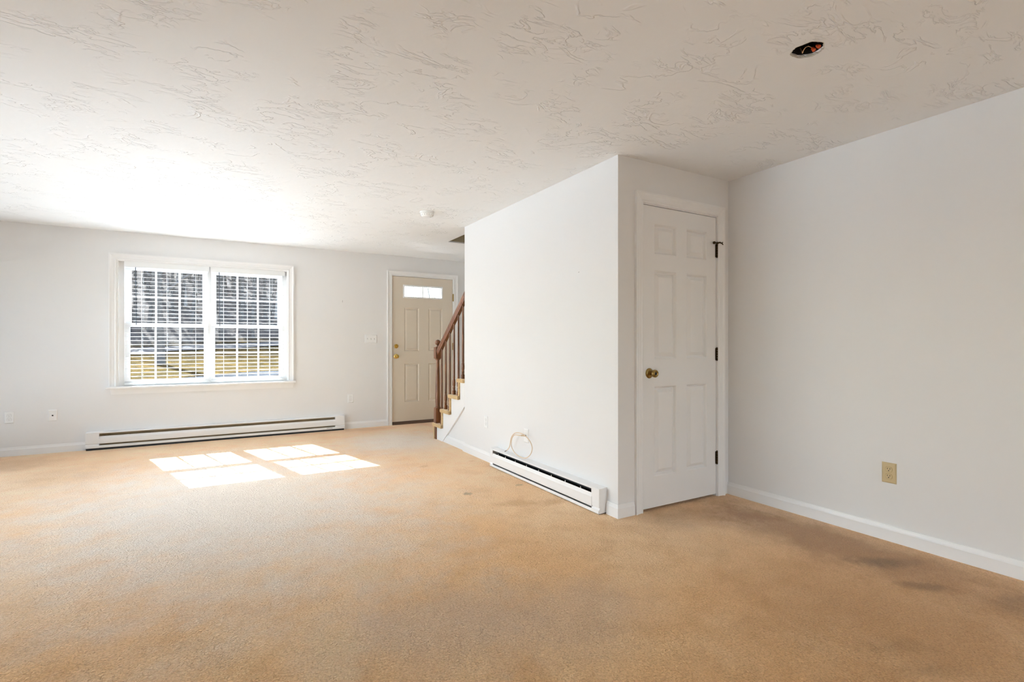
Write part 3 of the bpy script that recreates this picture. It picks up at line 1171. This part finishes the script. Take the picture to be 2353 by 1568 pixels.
# skirt board: saw-tooth top under the treads, sloping lower edge, and the recessed wall under it
sl_ = RISE / RUN
ZL = lambda y: max(0.0, (5.432 - y) * 0.775)
top = []
for k in range(6):
    yn = N0 - RUN * k
    zt = RISE * (k + 1) - 0.036
    top.append((yn - 0.052, zt - RISE if k else 0.0))
    top.append((yn - 0.052, zt))
    if yn - 0.052 - RUN < YE:
        top.append((YE + 0.001, zt))
        break
poly = top + [(YE + 0.001, ZL(YE)), (5.432, 0.0)]
sk = MB().prism(poly, 'x', XS, XS + 0.022)
sk.build('skirt_board', 'trim', stairs)
uwl = MB().prism([(y_, z_) for (y_, z_) in poly[:-2]] + [(YE + 0.001, 0.0)], 'x', XS + 0.020, XS + 0.100)
wus = uwl.build('wall_understair', 'wall')
tag(wus, 'small triangle of white wall below the stair skirt board', 'wall', kind='structure')

# ---- railing
rail = empty('stair_railing', (2.247, 5.64, 0))
tag(rail, 'dark red-brown wooden stair railing with a ball-topped newel', 'railing')
NXc, NYc, NH = 2.2475, 5.640, 0.0375
nb = MB()
nb.box(NXc - NH, NXc + NH, NYc - NH, NYc + NH, 0.0, 0.365, 0.003)
nb.lathe([(0.036, 0.362), (0.034, 0.372), (0.027, 0.378), (0.0265, 0.40), (0.029, 0.44), (0.0285, 0.50), (0.026, 0.62), (0.0225, 0.76), (0.019, 0.90),
          (0.019, 0.925), (0.026, 0.930), (0.036, 0.945)], (NXc, NYc, 0), seg=20)
nb.box(NXc - NH, NXc + NH, NYc - NH, NYc + NH, 0.944, 1.080, 0.003)
nbo = nb.build('newel_post', 'wood', rail, True)
bf = MB().lathe([(0.030, 1.079), (0.028, 1.085), (0.015, 1.090), (0.012, 1.098), (0.014, 1.103)] +
                [(0.0335 * math.sin(R(a)), 1.134 - 0.0335 * math.cos(R(a))) for a in (28, 45, 62, 80, 98, 116, 134, 152, 168)] + [(0.001, 1.1675)], (NXc, NYc, 0), seg=20)
bf.build('ball_finial', 'wood', nbo, True)
# handrail: moulded section extruded along the pitch
RS = 0.79
y_a, z_a = NYc - NH + 0.004, 1.030
y_b = YE + 0.001
z_b = z_a + (y_a - y_b) * RS
sec = [(-0.018, -0.036), (-0.022, -0.020), (-0.030, -0.008), (-0.031, 0.010), (-0.024, 0.024), (-0.010, 0.031), (0.010, 0.031), (0.024, 0.024), (0.031, 0.010),
       (0.030, -0.008), (0.022, -0.020), (0.018, -0.036)]
hr = MB()
vs_ = []
for (y_, z_) in ((y_a, z_a), (y_b, z_b)):
    for (a, b) in sec:
        vs_.append((NXc + a, y_, z_ + b * 1.25))
n = len(sec)
hr.add(vs_, [tuple(range(n)), tuple(range(2 * n - 1, n - 1, -1))] + [(i, (i + 1) % n, n + (i + 1) % n, n + i) for i in range(n)])
hr.build('handrail', 'wood', rail, True)


def baluster(y_, zb, zt):
    h = zt - zb
    b = MB()
    b.box(NXc - 0.0155, NXc + 0.0155, y_ - 0.0155, y_ + 0.0155, zb - 0.002, zb + 0.045, 0.002)
    b.lathe([(0.0150, zb + 0.044), (0.0105, zb + 0.052), (0.0155, zb + 0.058), (0.0110, zb + 0.066), (0.0150, zb + 0.074), (0.0105, zb + 0.084), (0.0160, zb + 0.105),
             (0.0170, zb + 0.135), (0.0140, zb + 0.165), (0.0105, zb + 0.175), (0.0135, zb + 0.180), (0.0125, zb + 0.20), (0.0120, zb + h * 0.5), (0.0088, zt)], (NXc, y_, 0), seg=12)
    return b.build('baluster', 'wood', rail, True)


for k in range(7):
    y_ = 5.515 - 0.1175 * k
    step = int((N0 - 0.004 - y_) / RUN)
    zb = RISE * (step + 1)
    zt = z_a + (y_a - y_) * RS - 0.040
    if y_ > YE + 0.01:
        baluster(y_, zb, zt)


# ================================================================== BASEBOARD HEATERS
def heater(axis, a0, a1, label, wall, zt, cap0, cap1, front, slot_top, lip, lipz0, fin_m, brackets, name_plate=None, depth=0.065):
    """electric baseboard heater; runs along axis from a0 to a1, its back on the wall plane; d = distance out of the wall"""
    if axis == 'x':
        root = empty('baseboard_heater', ((a0 + a1) / 2, wall, 0))
        def prism(pts, s0, s1): return MB().prism([(wall - d, z) for d, z in pts], 'x', s0, s1)
        def box(mb, s0, s1, d0, d1, z0, z1, bev=0): return mb.box(s0, s1, wall - d0, wall - d1, z0, z1, bev)
    else:
        root = empty('baseboard_heater', (wall, (a0 + a1) / 2, 0))
        def prism(pts, s0, s1): return MB().prism([(wall - d, z) for d, z in pts], 'y', s0, s1)
        def box(mb, s0, s1, d0, d1, z0, z1, bev=0): return mb.box(wall - d0, wall - d1, s0, s1, z0, z1, bev)
    tag(root, label, 'heater', 'baseboard heaters')
    D = depth
    # back plate with the folded top cover
    bp_ = prism([(0, lipz0 + 0.004), (0.004, lipz0 + 0.004), (0.004, zt - 0.004), (D - 0.004, zt - 0.006), (D - 0.004, slot_top), (D, slot_top - 0.001), (D, zt - 0.003), (D - 0.003, zt), (0, zt + 0.004)], a0 + 0.004, a1 - 0.004)
    bp_.build('back_plate', 'enamel', root)
    # front panel with a chamfered upper lip
    f0, f1 = front
    fp = prism([(D - 0.006, f0 + 0.002), (D + 0.001, f0), (D + 0.004, f0 + 0.006), (D + 0.004, f1 - 0.026), (D - 0.004, f1), (D - 0.008, f1 - 0.002), (D, f1 - 0.028), (D, f0 + 0.008)], a0 + cap0 - 0.004, a1 - cap1 + 0.004)
    fp.build('front_panel', 'enamel', root)
    # bottom rail / lip
    lp = prism([(0.006, lipz0 + 0.003), (D + 0.003, lipz0), (D + 0.006, lipz0 + 0.003), (D + 0.005, lip), (D + 0.001, lip), (D + 0.001, lipz0 + 0.005), (0.006, lipz0 + 0.006)], a0 + 0.002, a1 - 0.002)
    lp.build('bottom_lip', 'enamel', root)
    for (s0, s1) in ((a0, a0 + cap0), (a1 - cap1, a1)):
        cp = prism([(0, lipz0 + 0.004), (D - 0.002, lipz0 + 0.005), (D + 0.001, lip - 0.004), (D + 0.001, lip + 0.002), (D - 0.006, lip + 0.014), (D + 0.0015, lip + 0.020), (D + 0.0015, zt - 0.001), (D - 0.002, zt + 0.001), (0, zt + 0.005)], s0, s1)
        cp.build('end_cap', 'enamel', root)
    # dark liner behind the slots
    ln = MB()
    box(ln, a0 + cap0 - 0.01, a1 - cap1 + 0.01, 0.005, 0.010, lipz0 + 0.012, zt - 0.010)
    ln.build('liner', 'liner_brown' if fin_m == 'fin' else 'heater_dark', root)
    # heating element: tube carrying thin fins
    zc = (f0 + f1) / 2 + 0.010
    el = MB()
    s = a0 + cap0 + 0.01
    while s < a1 - cap1 - 0.01:
        box(el, s, s + 0.0012, 0.013, D - 0.010, zc - 0.032, zc + 0.030)
        s += 0.0125
    box(el, a0 + cap0, a1 - cap1, 0.028, 0.042, zc - 0.007, zc + 0.007)
    eo = el.build('heating_element', fin_m, root)
    eo['kind'] = 'stuff'
    for s in brackets:
        bk = MB()
        box(bk, s - 0.0014, s + 0.0014, 0.010, D - 0.006, f1 - 0.060, f1 - 0.012)
        box(bk, s - 0.0025, s + 0.0025, D - 0.010, D - 0.006, f1 - 0.020, f1 + 0.010)
        bk.build('bracket', 'enamel', root)
    if name_plate:
        np_ = MB()
        box(np_, name_plate[0], name_plate[1], D + 0.0055, D + 0.0066, lip - 0.016, lip - 0.009)
        np_.build('name_plate', 'scuff', root)
    # dark box standing in for the shade in the gap under the case
    tk = MB()
    box(tk, a0 + 0.006, a1 - 0.006, 0.002, D - 0.004, 0.0, lipz0 + 0.004)
    tk.build('toe_shade', 'heater_dark', root)
    return root


heater('x', -1.197, 1.424, 'long white baseboard heater under the window', YW, 0.186, 0.113, 0.117, (0.066, 0.145), 0.175, 0.050, 0.022, 'fin', (), (1.20, 1.272))
heater('y', 2.592, 4.128, 'short white baseboard heater below the coiled cable on the stair wall', XS, 0.167, 0.080, 0.048, (0.036, 0.126), 0.155, 0.026, 0.004, 'heater_dark',
       [2.80, 2.98, 3.155, 3.33, 3.51, 3.69, 3.86, 3.99])


# ================================================================== WALL PLATES
def frame_axes(side):
    """returns (origin-> world) mapper for plates on a wall: u along the wall, z up, d out of the wall"""
    if side == 'w': return lambda u, z, d: (u, YW - d, z)
    if side == 's': return lambda u, z, d: (XS - d, u, z)
    return lambda u, z, d: (XR - d, u, z)


def pbox(mb, P, u0, u1, z0, z1, d0, d1, bev=0):
    a, b = P(u0, z0, d0), P(u1, z1, d1)
    return mb.box(a[0], b[0], a[1], b[1], a[2], b[2], bev)


def plate(side, u, z, name, label, cat, group, kind, m='plate', w=0.070, h=0.114):
    P = frame_axes(side)
    root = empty(name, P(u, z, 0))
    tag(root, label, cat, group)
    pl = MB()
    pr = [(0, 0.0), (0.0, 0.0025), (-0.004, 0.0055), (-0.006, 0.006)]
    path = [(u - w / 2, z - h / 2), (u + w / 2, z - h / 2), (u + w / 2, z + h / 2), (u - w / 2, z + h / 2)]
    vs_ = []
    for (ins, d) in pr:
        for (a, b) in ((-1, -1), (1, -1), (1, 1), (-1, 1)):
            vs_.append(P(u + a * (w / 2 + ins), z + b * (h / 2 + ins), d))
    fs_ = [(0, 1, 2, 3)]
    for r_ in range(3):
        for k in range(4):
            fs_.append((r_ * 4 + k, r_ * 4 + (k + 1) % 4, r_ * 4 + 4 + (k + 1) % 4, r_ * 4 + 4 + k))
    fs_.append((12, 13, 14, 15))
    pl.add(vs_, fs_)
    pl.build('cover_plate', m, root)
    if kind == 'duplex':
        for s_ in (-1, 1):
            zc = z + s_ * 0.0195
            rc = MB()
            pts = []
            rr = 0.0172
            for k in range(28):
                a = 2 * math.pi * k / 28
                pts.append((max(-0.0172, min(0.0172, rr * math.cos(a))), max(-0.0140, min(0.0140, rr * math.sin(a)))))
            n_ = len(pts)
            vs2 = [P(u + a, zc + b, 0.005) for a, b in pts] + [P(u + a, zc + b, 0.0078) for a, b in pts]
            rc.add(vs2, [tuple(range(n_)), tuple(range(2 * n_ - 1, n_ - 1, -1))] + [(i, (i + 1) % n_, n_ + (i + 1) % n_, n_ + i) for i in range(n_)])
            ro = rc.build('receptacle', m, root)
            rim = MB()
            vs3 = [P(u + a * 1.07, zc + b * 1.07, 0.0058) for a, b in pts] + [P(u + a * 1.07, zc + b * 1.07, 0.0063) for a, b in pts]
            rim.add(vs3, [tuple(range(n_)), tuple(range(2 * n_ - 1, n_ - 1, -1))] + [(i, (i + 1) % n_, n_ + (i + 1) % n_, n_ + i) for i in range(n_)])
            rim.build('gap_rim', 'scuff' if m == 'plate' else 'brass_old', ro)
            sl2 = MB()
            pbox(sl2, P, u - 0.0075, u - 0.0050, zc + 0.0005, zc + 0.0085, 0.0070, 0.0083)
            pbox(sl2, P, u + 0.0050, u + 0.0075, zc + 0.0015, zc + 0.0085, 0.0070, 0.0083)
            o_ = P(u, zc - 0.0065, 0.0070)
            ax = Vector(P(u, z, 1)) - Vector(P(u, z, 0))
            sl2.lathe([(0.0028, 0), (0.0028, 0.0014)], o_, ax, 10)
            sl2.build('slots', 'black' if m != 'plate' else 'scuff', ro)
        ax = Vector(P(u, z, 1)) - Vector(P(u, z, 0))
        MB().lathe([(0.003, 0), (0.0026, 0.0014)], P(u, z, 0.0058), ax, 10).build('screw', m, root)
    elif kind == 'coax':
        ax = Vector(P(u, z, 1)) - Vector(P(u, z, 0))
        MB().lathe([(0.0065, 0), (0.0065, 0.002), (0.0048, 0.002), (0.0048, 0.009)], P(u, z, 0.0056), ax, 12).build('coax_jack', 'black', root)
        for s_ in (-1, 1):
            MB().lathe([(0.003, 0), (0.0026, 0.0014)], P(u, z + s_ * 0.042, 0.0058), ax, 10).build('screw', m, root)
    elif kind == 'switch3':
        for k in (-1, 0, 1):
            uc = u + k * 0.046
            fr_ = MB()
            pbox(fr_, P, uc - 0.0053, uc + 0.0053, z - 0.0122, z + 0.0122, 0.0055, 0.0066)
            fo = fr_.build('toggle_frame', m, root)
            tg = MB()
            zz = 0.006 if k != 0 else 0.006
            a = P(uc, z - 0.002, 0.006)
            b = P(uc, z - 0.011, 0.019)
            tg.tube([a, b], [0.0048, 0.0040], 8)
            tg.build('toggle', 'plate', fo)
            gp = MB()
            pbox(gp, P, uc - 0.0042, uc + 0.0042, z + 0.0005, z + 0.0105, 0.0064, 0.0069)
            gp.build('toggle_gap', 'scuff', fo)
    return root


plate('w', -1.795, 0.386, 'wall_outlet', 'white duplex outlet far left on the window wall', 'outlet', 'white duplex outlets', 'duplex')
plate('w', -1.468, 0.384, 'cable_plate', 'white cable plate with a black jack left of the long heater', 'cable plate', 'cable plates', 'coax')
plate('w', 1.514, 0.398, 'wall_outlet', 'white duplex outlet between the long heater and the entry door', 'outlet', 'white duplex outlets', 'duplex')
plate('w', 1.780, 1.183, 'light_switch', 'white triple toggle switch plate beside the entry door', 'switch', None, 'switch3', w=0.162, h=0.114)
plate('s', 4.338, 0.372, 'wall_outlet', 'white duplex outlet on the stair wall above its baseboard', 'outlet', 'white duplex outlets', 'duplex')
plate('s', 3.604, 0.354, 'cable_plate', 'white plate on the stair wall that the coiled cable comes from', 'cable plate', 'cable plates', 'coax')
plate('r', 1.430, 0.386, 'wall_outlet', 'ivory-yellow duplex outlet on the bare right wall', 'outlet', None, 'duplex', m='plate_beige', w=0.072, h=0.115)

# ---- coiled cable hanging from the plate, resting on the short heater
cab = empty('coaxial_cable', (XS - 0.03, 3.60, 0.355))
tag(cab, 'tan coaxial cable in a loose loop above the short heater', 'cable')


def cpx(u, v, off):
    """point on the plane off metres in front of the stair wall, from its place on that wall"""
    return (XS - off, u, v)


pts = [(3.604, 0.354, 0.016), (3.615, 0.357, 0.040), (3.655, 0.356, 0.055), (3.700, 0.350, 0.058), (3.745, 0.325, 0.052), (3.778, 0.285, 0.044), (3.782, 0.240, 0.040),
       (3.755, 0.212, 0.042), (3.700, 0.192, 0.048), (3.630, 0.182, 0.052), (3.555, 0.182, 0.050), (3.500, 0.205, 0.044), (3.468, 0.245, 0.036), (3.462, 0.290, 0.034),
       (3.490, 0.335, 0.040), (3.545, 0.368, 0.050), (3.610, 0.380, 0.058), (3.680, 0.370, 0.064), (3.735, 0.335, 0.064), (3.765, 0.290, 0.060), (3.785, 0.245, 0.056),
       (3.815, 0.212, 0.054), (3.850, 0.190, 0.054)]
# smooth it
sm = []
for i in range(len(pts) - 1):
    p0, p1, p2, p3 = (Vector(pts[max(i - 1, 0)]), Vector(pts[i]), Vector(pts[i + 1]), Vector(pts[min(i + 2, len(pts) - 1)]))
    for t in (0, 0.25, 0.5, 0.75):
        sm.append(0.5 * ((2 * p1) + (p2 - p0) * t + (2 * p0 - 5 * p1 + 4 * p2 - p3) * t * t + (3 * p1 - p0 - 3 * p2 + p3) * t ** 3))
sm.append(Vector(pts[-1]))
MB().tube([cpx(*p) for p in sm], 0.0034, 8).build('jacket', 'cable', cab, True)
MB().tube([cpx(3.606, 0.354, 0.012), cpx(3.620, 0.357, 0.042)], 0.0055, 8).build('plug', 'brass_old', cab, True)
MB().tube([cpx(3.846, 0.192, 0.054), cpx(3.872, 0.180, 0.055)], 0.0048, 8).build('connector', 'steel', cab, True)

# ---- small scuffs on the walls
sc1 = MB().lathe([(0.004, 0), (0.003, 0.001)], (1.411, YW, 1.674), (0, -1, 0), 8)
sc1.box(1.409, 1.413, YW - 0.001, YW, 1.660, 1.690)
tag(sc1.build('wall_nail', 'scuff'), 'tiny nail left in the wall between window and entry door', 'nail')
sc2 = MB().tube([(XS - 0.0005, 2.897, 1.628), (XS - 0.006, 2.889, 1.625), (XS - 0.006, 2.882, 1.630)], 0.0016, 6)
tag(sc2.build('wall_nail', 'scuff'), 'tiny bent nail high on the stair wall', 'nail')

# ================================================================== SMOKE DETECTOR
sd = empty('smoke_detector', (1.668, 4.452, CEIL))
tag(sd, 'white round smoke detector on the ceiling', 'smoke detector')
MB().lathe([(0.066, 0.0), (0.066, -0.008), (0.062, -0.012), (0.058, -0.012)], (1.668, 4.452, CEIL), (0, 0, 1), 32).build('mounting_ring', 'detector', sd, True)
MB().lathe([(0.054, -0.010), (0.054, -0.0125)], (1.668, 4.452, CEIL), (0, 0, 1), 32).build('shadow_gap', 'scuff', sd)
MB().lathe([(0.059, -0.0125), (0.060, -0.020), (0.056, -0.034), (0.046, -0.044), (0.030, -0.047), (0.001, -0.048)], (1.668, 4.452, CEIL), (0, 0, 1), 32).build('body', 'detector', sd, True)
vt = MB()
for k in range(16):
    a = 2 * math.pi * k / 16
    c_, s_ = math.cos(a), math.sin(a)
    vt.tube([(1.668 + 0.0585 * c_, 4.452 + 0.0585 * s_, CEIL - 0.027), (1.668 + 0.0535 * c_, 4.452 + 0.0535 * s_, CEIL - 0.038)], 0.0016, 5)
vt.build('vents', 'scuff', sd)
MB().lathe([(0.009, 0.0), (0.009, -0.003), (0.007, -0.004)], (1.690, 4.440, CEIL - 0.046), (0, 0, 1), 14).build('test_button', 'plate', sd, True)

# ================================================================== OPEN FIXTURE HOLE
jb = empty('junction_box', (HX, HY, CEIL + 0.012))
tag(jb, 'open round ceiling hole with a bare wire and orange wire nuts', 'junction box')
bx_ = MB()
seg = 28
vs_, fs_ = [], []
for (r_, z_) in ((0.0635, CEIL + 0.0131), (0.0635, CEIL + 0.060), (0.001, CEIL + 0.060)):
    for k in range(seg):
        a = 2 * math.pi * k / seg
        vs_.append((HX + r_ * math.cos(a), HY + r_ * math.sin(a), z_))
for i in range(2):
    for k in range(seg):
        fs_.append((i * seg + k, i * seg + (k + 1) % seg, (i + 1) * seg + (k + 1) % seg, (i + 1) * seg + k))
bx_.add(vs_, fs_)
bx_.build('box_shell', 'boxmetal', jb)
# chipped gypsum lip round the hole
cl = MB()
nR = len(HOLE_RING)
vs_, fs_ = [], []
for k, (px, py) in enumerate(HOLE_RING):
    d = Vector((px - HX, py - HY)).normalized()
    o1 = random.uniform(0.0004, 0.0026)
    i1 = random.uniform(-0.001, 0.004)
    vs_ += [(px + d.x * o1, py + d.y * o1, CEIL - 0.0004), (px - d.x * 0.001, py - d.y * 0.001, CEIL - random.uniform(0.0005, 0.002)),
            (px - d.x * i1, py - d.y * i1, CEIL + 0.006), (px + d.x * 0.0005, py + d.y * 0.0005, CEIL + 0.0125)]
for k in range(nR):
    k2 = (k + 1) % nR
    for a in range(3):
        fs_.append((k * 4 + a, k2 * 4 + a, k2 * 4 + a + 1, k * 4 + a + 1))
cl.add(vs_, fs_)
cl.build('plaster_lip', 'gypsum', jb)


def hp(u, v, dz=0.0):
    """place in the hole given by offsets along the hole's two ceiling axes"""
    return (HX + u, HY + v, CEIL + dz)


wp = [hp(0.0085, 0.0364, 0.030),
      hp(0.0057, 0.0302, 0.016),
      hp(-0.0044, 0.0188, -0.004),
      hp(-0.0090, 0.0125, 0.002),
      hp(-0.0126, 0.0014, 0.008),
      hp(-0.0042, -0.0054, 0.012),
      hp(0.0306, 0.0009, 0.020)]
MB().tube(wp, [0.0011, 0.0012, 0.0022, 0.0018, 0.0014, 0.0013, 0.0012], 7).build('ground_wire', 'wire', jb, True)
for (a, b) in ((hp(0.0480, 0.0089, 0.028), hp(0.0484, -0.0007, 0.012)), (hp(0.0462, -0.0109, 0.028), hp(0.0394, -0.0261, 0.012))):
    a, b = Vector(a), Vector(b)
    L = (b - a).length
    MB().lathe([(0.0040, 0), (0.0068, L * 0.25), (0.0078, L * 0.9), (0.0055, L)], a, b - a, 10).build('wire_nut', 'wirenut', jb, True)

# ================================================================== OUTDOORS
def ground_z(x, y):
    if y < 12:
        z = -0.30
    elif y < 45.5:
        t = (y - 12) / 33.5
        z = -0.30 + 0.98 * t + 0.05 * x * t
    elif y < 51:
        z = 0.68 + 0.05 * x + 0.07 * (y - 45.5)
    else:
        side = 1 - max(0.0, min(1.0, (x / y - 0.13) / 0.13))
        side = side * side * (3 - 2 * side)
        z = 1.065 + 0.05 * min(x, 8.0) + (y - 51) * (0.02 + 0.36 * side)
    return z + 0.10 * mnoise.noise(Vector((x * 0.25, y * 0.25, 0))) * (1 if y < 44 else 0.2 if y < 51 else 3.0)


gm = MB()
gx = [-70 + 2.0 * i for i in range(71)]
gy = [YWO] + [8 + 1.0 * j for j in range(44)] + [52 + 3 * j for j in range(28)]
for y_ in gy:
    for x_ in gx:
        gm.v.append((x_, y_, ground_z(x_, y_)))
for j in range(len(gy) - 1):
    for i in range(len(gx) - 1):
        a = j * len(gx) + i
        gm.f.append((a, a + 1, a + len(gx) + 1, a + len(gx)))
yard = gm.build('ground_yard', 'lawn', None, True)
tag(yard, 'yellow-brown winter lawn rising to a wooded slope', 'lawn', kind='structure')
bk_ = MB().add([(-70, YWO, -0.3), (70, YWO, -0.3), (70, -60, -0.3), (-70, -60, -0.3)], [(0, 1, 2, 3)])
tag(bk_.build('ground_behind_house', 'lawn'), 'yard behind the house outside the picture', 'lawn', kind='structure')
tag(MB().box(-6.5, 6.0, YWO, 11.5, -0.35, -0.12).build('bounce_slab_front', 'concrete'), 'added pale concrete slab bouncing sunlight up through the front window', 'pavement', kind='structure')  # unseen slab added to bounce sunlight onto the ceiling
tag(MB().box(-8.5, XL - 0.17, -4.0, YWO - 0.01, -0.35, -0.08).build('bounce_slab_side', 'concrete'), 'added pale concrete slab bouncing sunlight in through the left doors', 'pavement', kind='structure')  # unseen slab added to throw sunlight up through the side doors
rd = MB()
xs_r = [-70 + 3.5 * i for i in range(41)]
for x_ in xs_r:
    for y_ in (45.6, 48.0, 50.6):
        rd.v.append((x_, y_, ground_z(x_, y_) + 0.06))
for i in range(40):
    for j in range(2):
        rd.f.append((3 * i + j, 3 * i + j + 1, 3 * i + j + 4, 3 * i + j + 3))
tag(rd.build('road', 'asphalt'), 'pale grey road crossing beyond the lawn', 'road', kind='structure')
wk = MB()
for i in range(41):
    x_ = -6 + 0.4 * i
    yc_ = 19.6 + 0.35 * math.sin(x_)
    for s_ in (-0.8, 0.8):
        wk.v.append((x_, yc_ + s_, ground_z(x_, yc_ + s_) + 0.09))
for i in range(40):
    wk.f.append((2 * i, 2 * i + 1, 2 * i + 3, 2 * i + 2))
tag(wk.build('path', 'walk'), 'blue-grey stone walk across the lawn below the window', 'path', kind='structure')


def tree_mesh(seed, height, trunk_r, twigs, m):
    rnd = random.Random(seed)
    mb = MB()

    def branch(p, d, length, r0, depth):
        n = 4 if depth == 0 else 3
        pts_, rad = [p], [r0]
        q = Vector(p)
        dd = Vector(d)
        for i in range(n):
            dd = (dd + Vector((rnd.uniform(-1, 1), rnd.uniform(-1, 1), rnd.uniform(-0.3, 0.6))) * (0.08 if depth == 0 else 0.22)).normalized()
            q = q + dd * length / n
            pts_.append(q.copy())
            rad.append(r0 * (1 - 0.72 * (i + 1) / n))
        mb.tube(pts_, rad, 7 if depth == 0 else (4 if depth == 1 else 3), cap=False)
        if depth >= 3:
            return
        kids = (11, 5, twigs)[depth]
        for k in range(kids):
            t = (0.28 + 0.72 * (k + rnd.random()) / kids) if depth == 0 else rnd.uniform(0.25, 1.0)
            f_ = t * n
            i = min(int(f_), n - 1)
            bp2 = pts_[i].lerp(pts_[i + 1], f_ - i)
            rr = rad[i] * (1 - (f_ - i)) + rad[i + 1] * (f_ - i)
            az = rnd.uniform(0, 2 * math.pi)
            side = dd.orthogonal().normalized()
            side = Matrix.Rotation(az, 3, dd) @ side
            nd = (dd * rnd.uniform(0.45, 0.9) + side * rnd.uniform(0.6, 1.1) + Vector((0, 0, 0.25))).normalized()
            branch(bp2, nd, length * (rnd.uniform(0.34, 0.5) if depth == 0 else rnd.uniform(0.4, 0.62)) * (1.15 - 0.5 * t if depth == 0 else 1), max(rr * 0.5, 0.008), depth + 1)

    branch(Vector((0, 0, -0.3)), Vector((rnd.uniform(-0.05, 0.05), rnd.uniform(-0.05, 0.05), 1)), height, trunk_r, 0)
    return mb.mesh('bare_tree', m)


tree_meshes = [tree_mesh(11 + i, 13 + 1.2 * i, 0.19 + 0.02 * (i % 3), 4, 'bark') for i in range(5)]
tree_meshes += [tree_mesh(31, 12.0, 0.16, 4, 'bark_pale')]
rt = random.Random(5)
n_t = 0
spots = []
for row in range(9):
    y0 = 53.5 + row * 5.2
    for k in range(12):
        tfrac = (k + rt.uniform(0.1, 0.9)) / 12
        ratio = -0.175 + 0.335 * tfrac
        spots.append((ratio * y0 * 1.0, y0 + rt.uniform(-2.2, 2.2)))
for (x_, y_) in spots:
    k = rt.randrange(6)
    sc_ = rt.uniform(0.75, 1.15)
    o = inst('bare_tree', tree_meshes[k], None, (x_, y_, ground_z(x_, y_)), (0, 0, rt.uniform(0, 6.28)), (sc_, sc_, sc_))
    tag(o, 'leafless grey tree on the wooded slope across the road', 'tree', 'leafless trees on the slope')
for i, (x_, y_, sc_) in enumerate(((24.5, 63.0, 0.8), (29.0, 70.0, 0.9))):
    o = inst('bare_tree', tree_meshes[5], None, (x_, y_, ground_z(x_, y_)), (0, 0, i * 2.0), (sc_, sc_, sc_))
    tag(o, ('thin pale tree seen faintly through the entry door panes', 'second thin pale tree behind the entry door panes')[i], 'tree', 'trees beyond the entry door')
lt = inst('bare_tree', tree_mesh(77, 11.5, 0.24, 3, 'bark'), None, (-2.35, 29.0, ground_z(-2.35, 29)), (0, 0, 1.0))
tag(lt, 'large dark tree standing alone on the lawn before the road', 'tree')
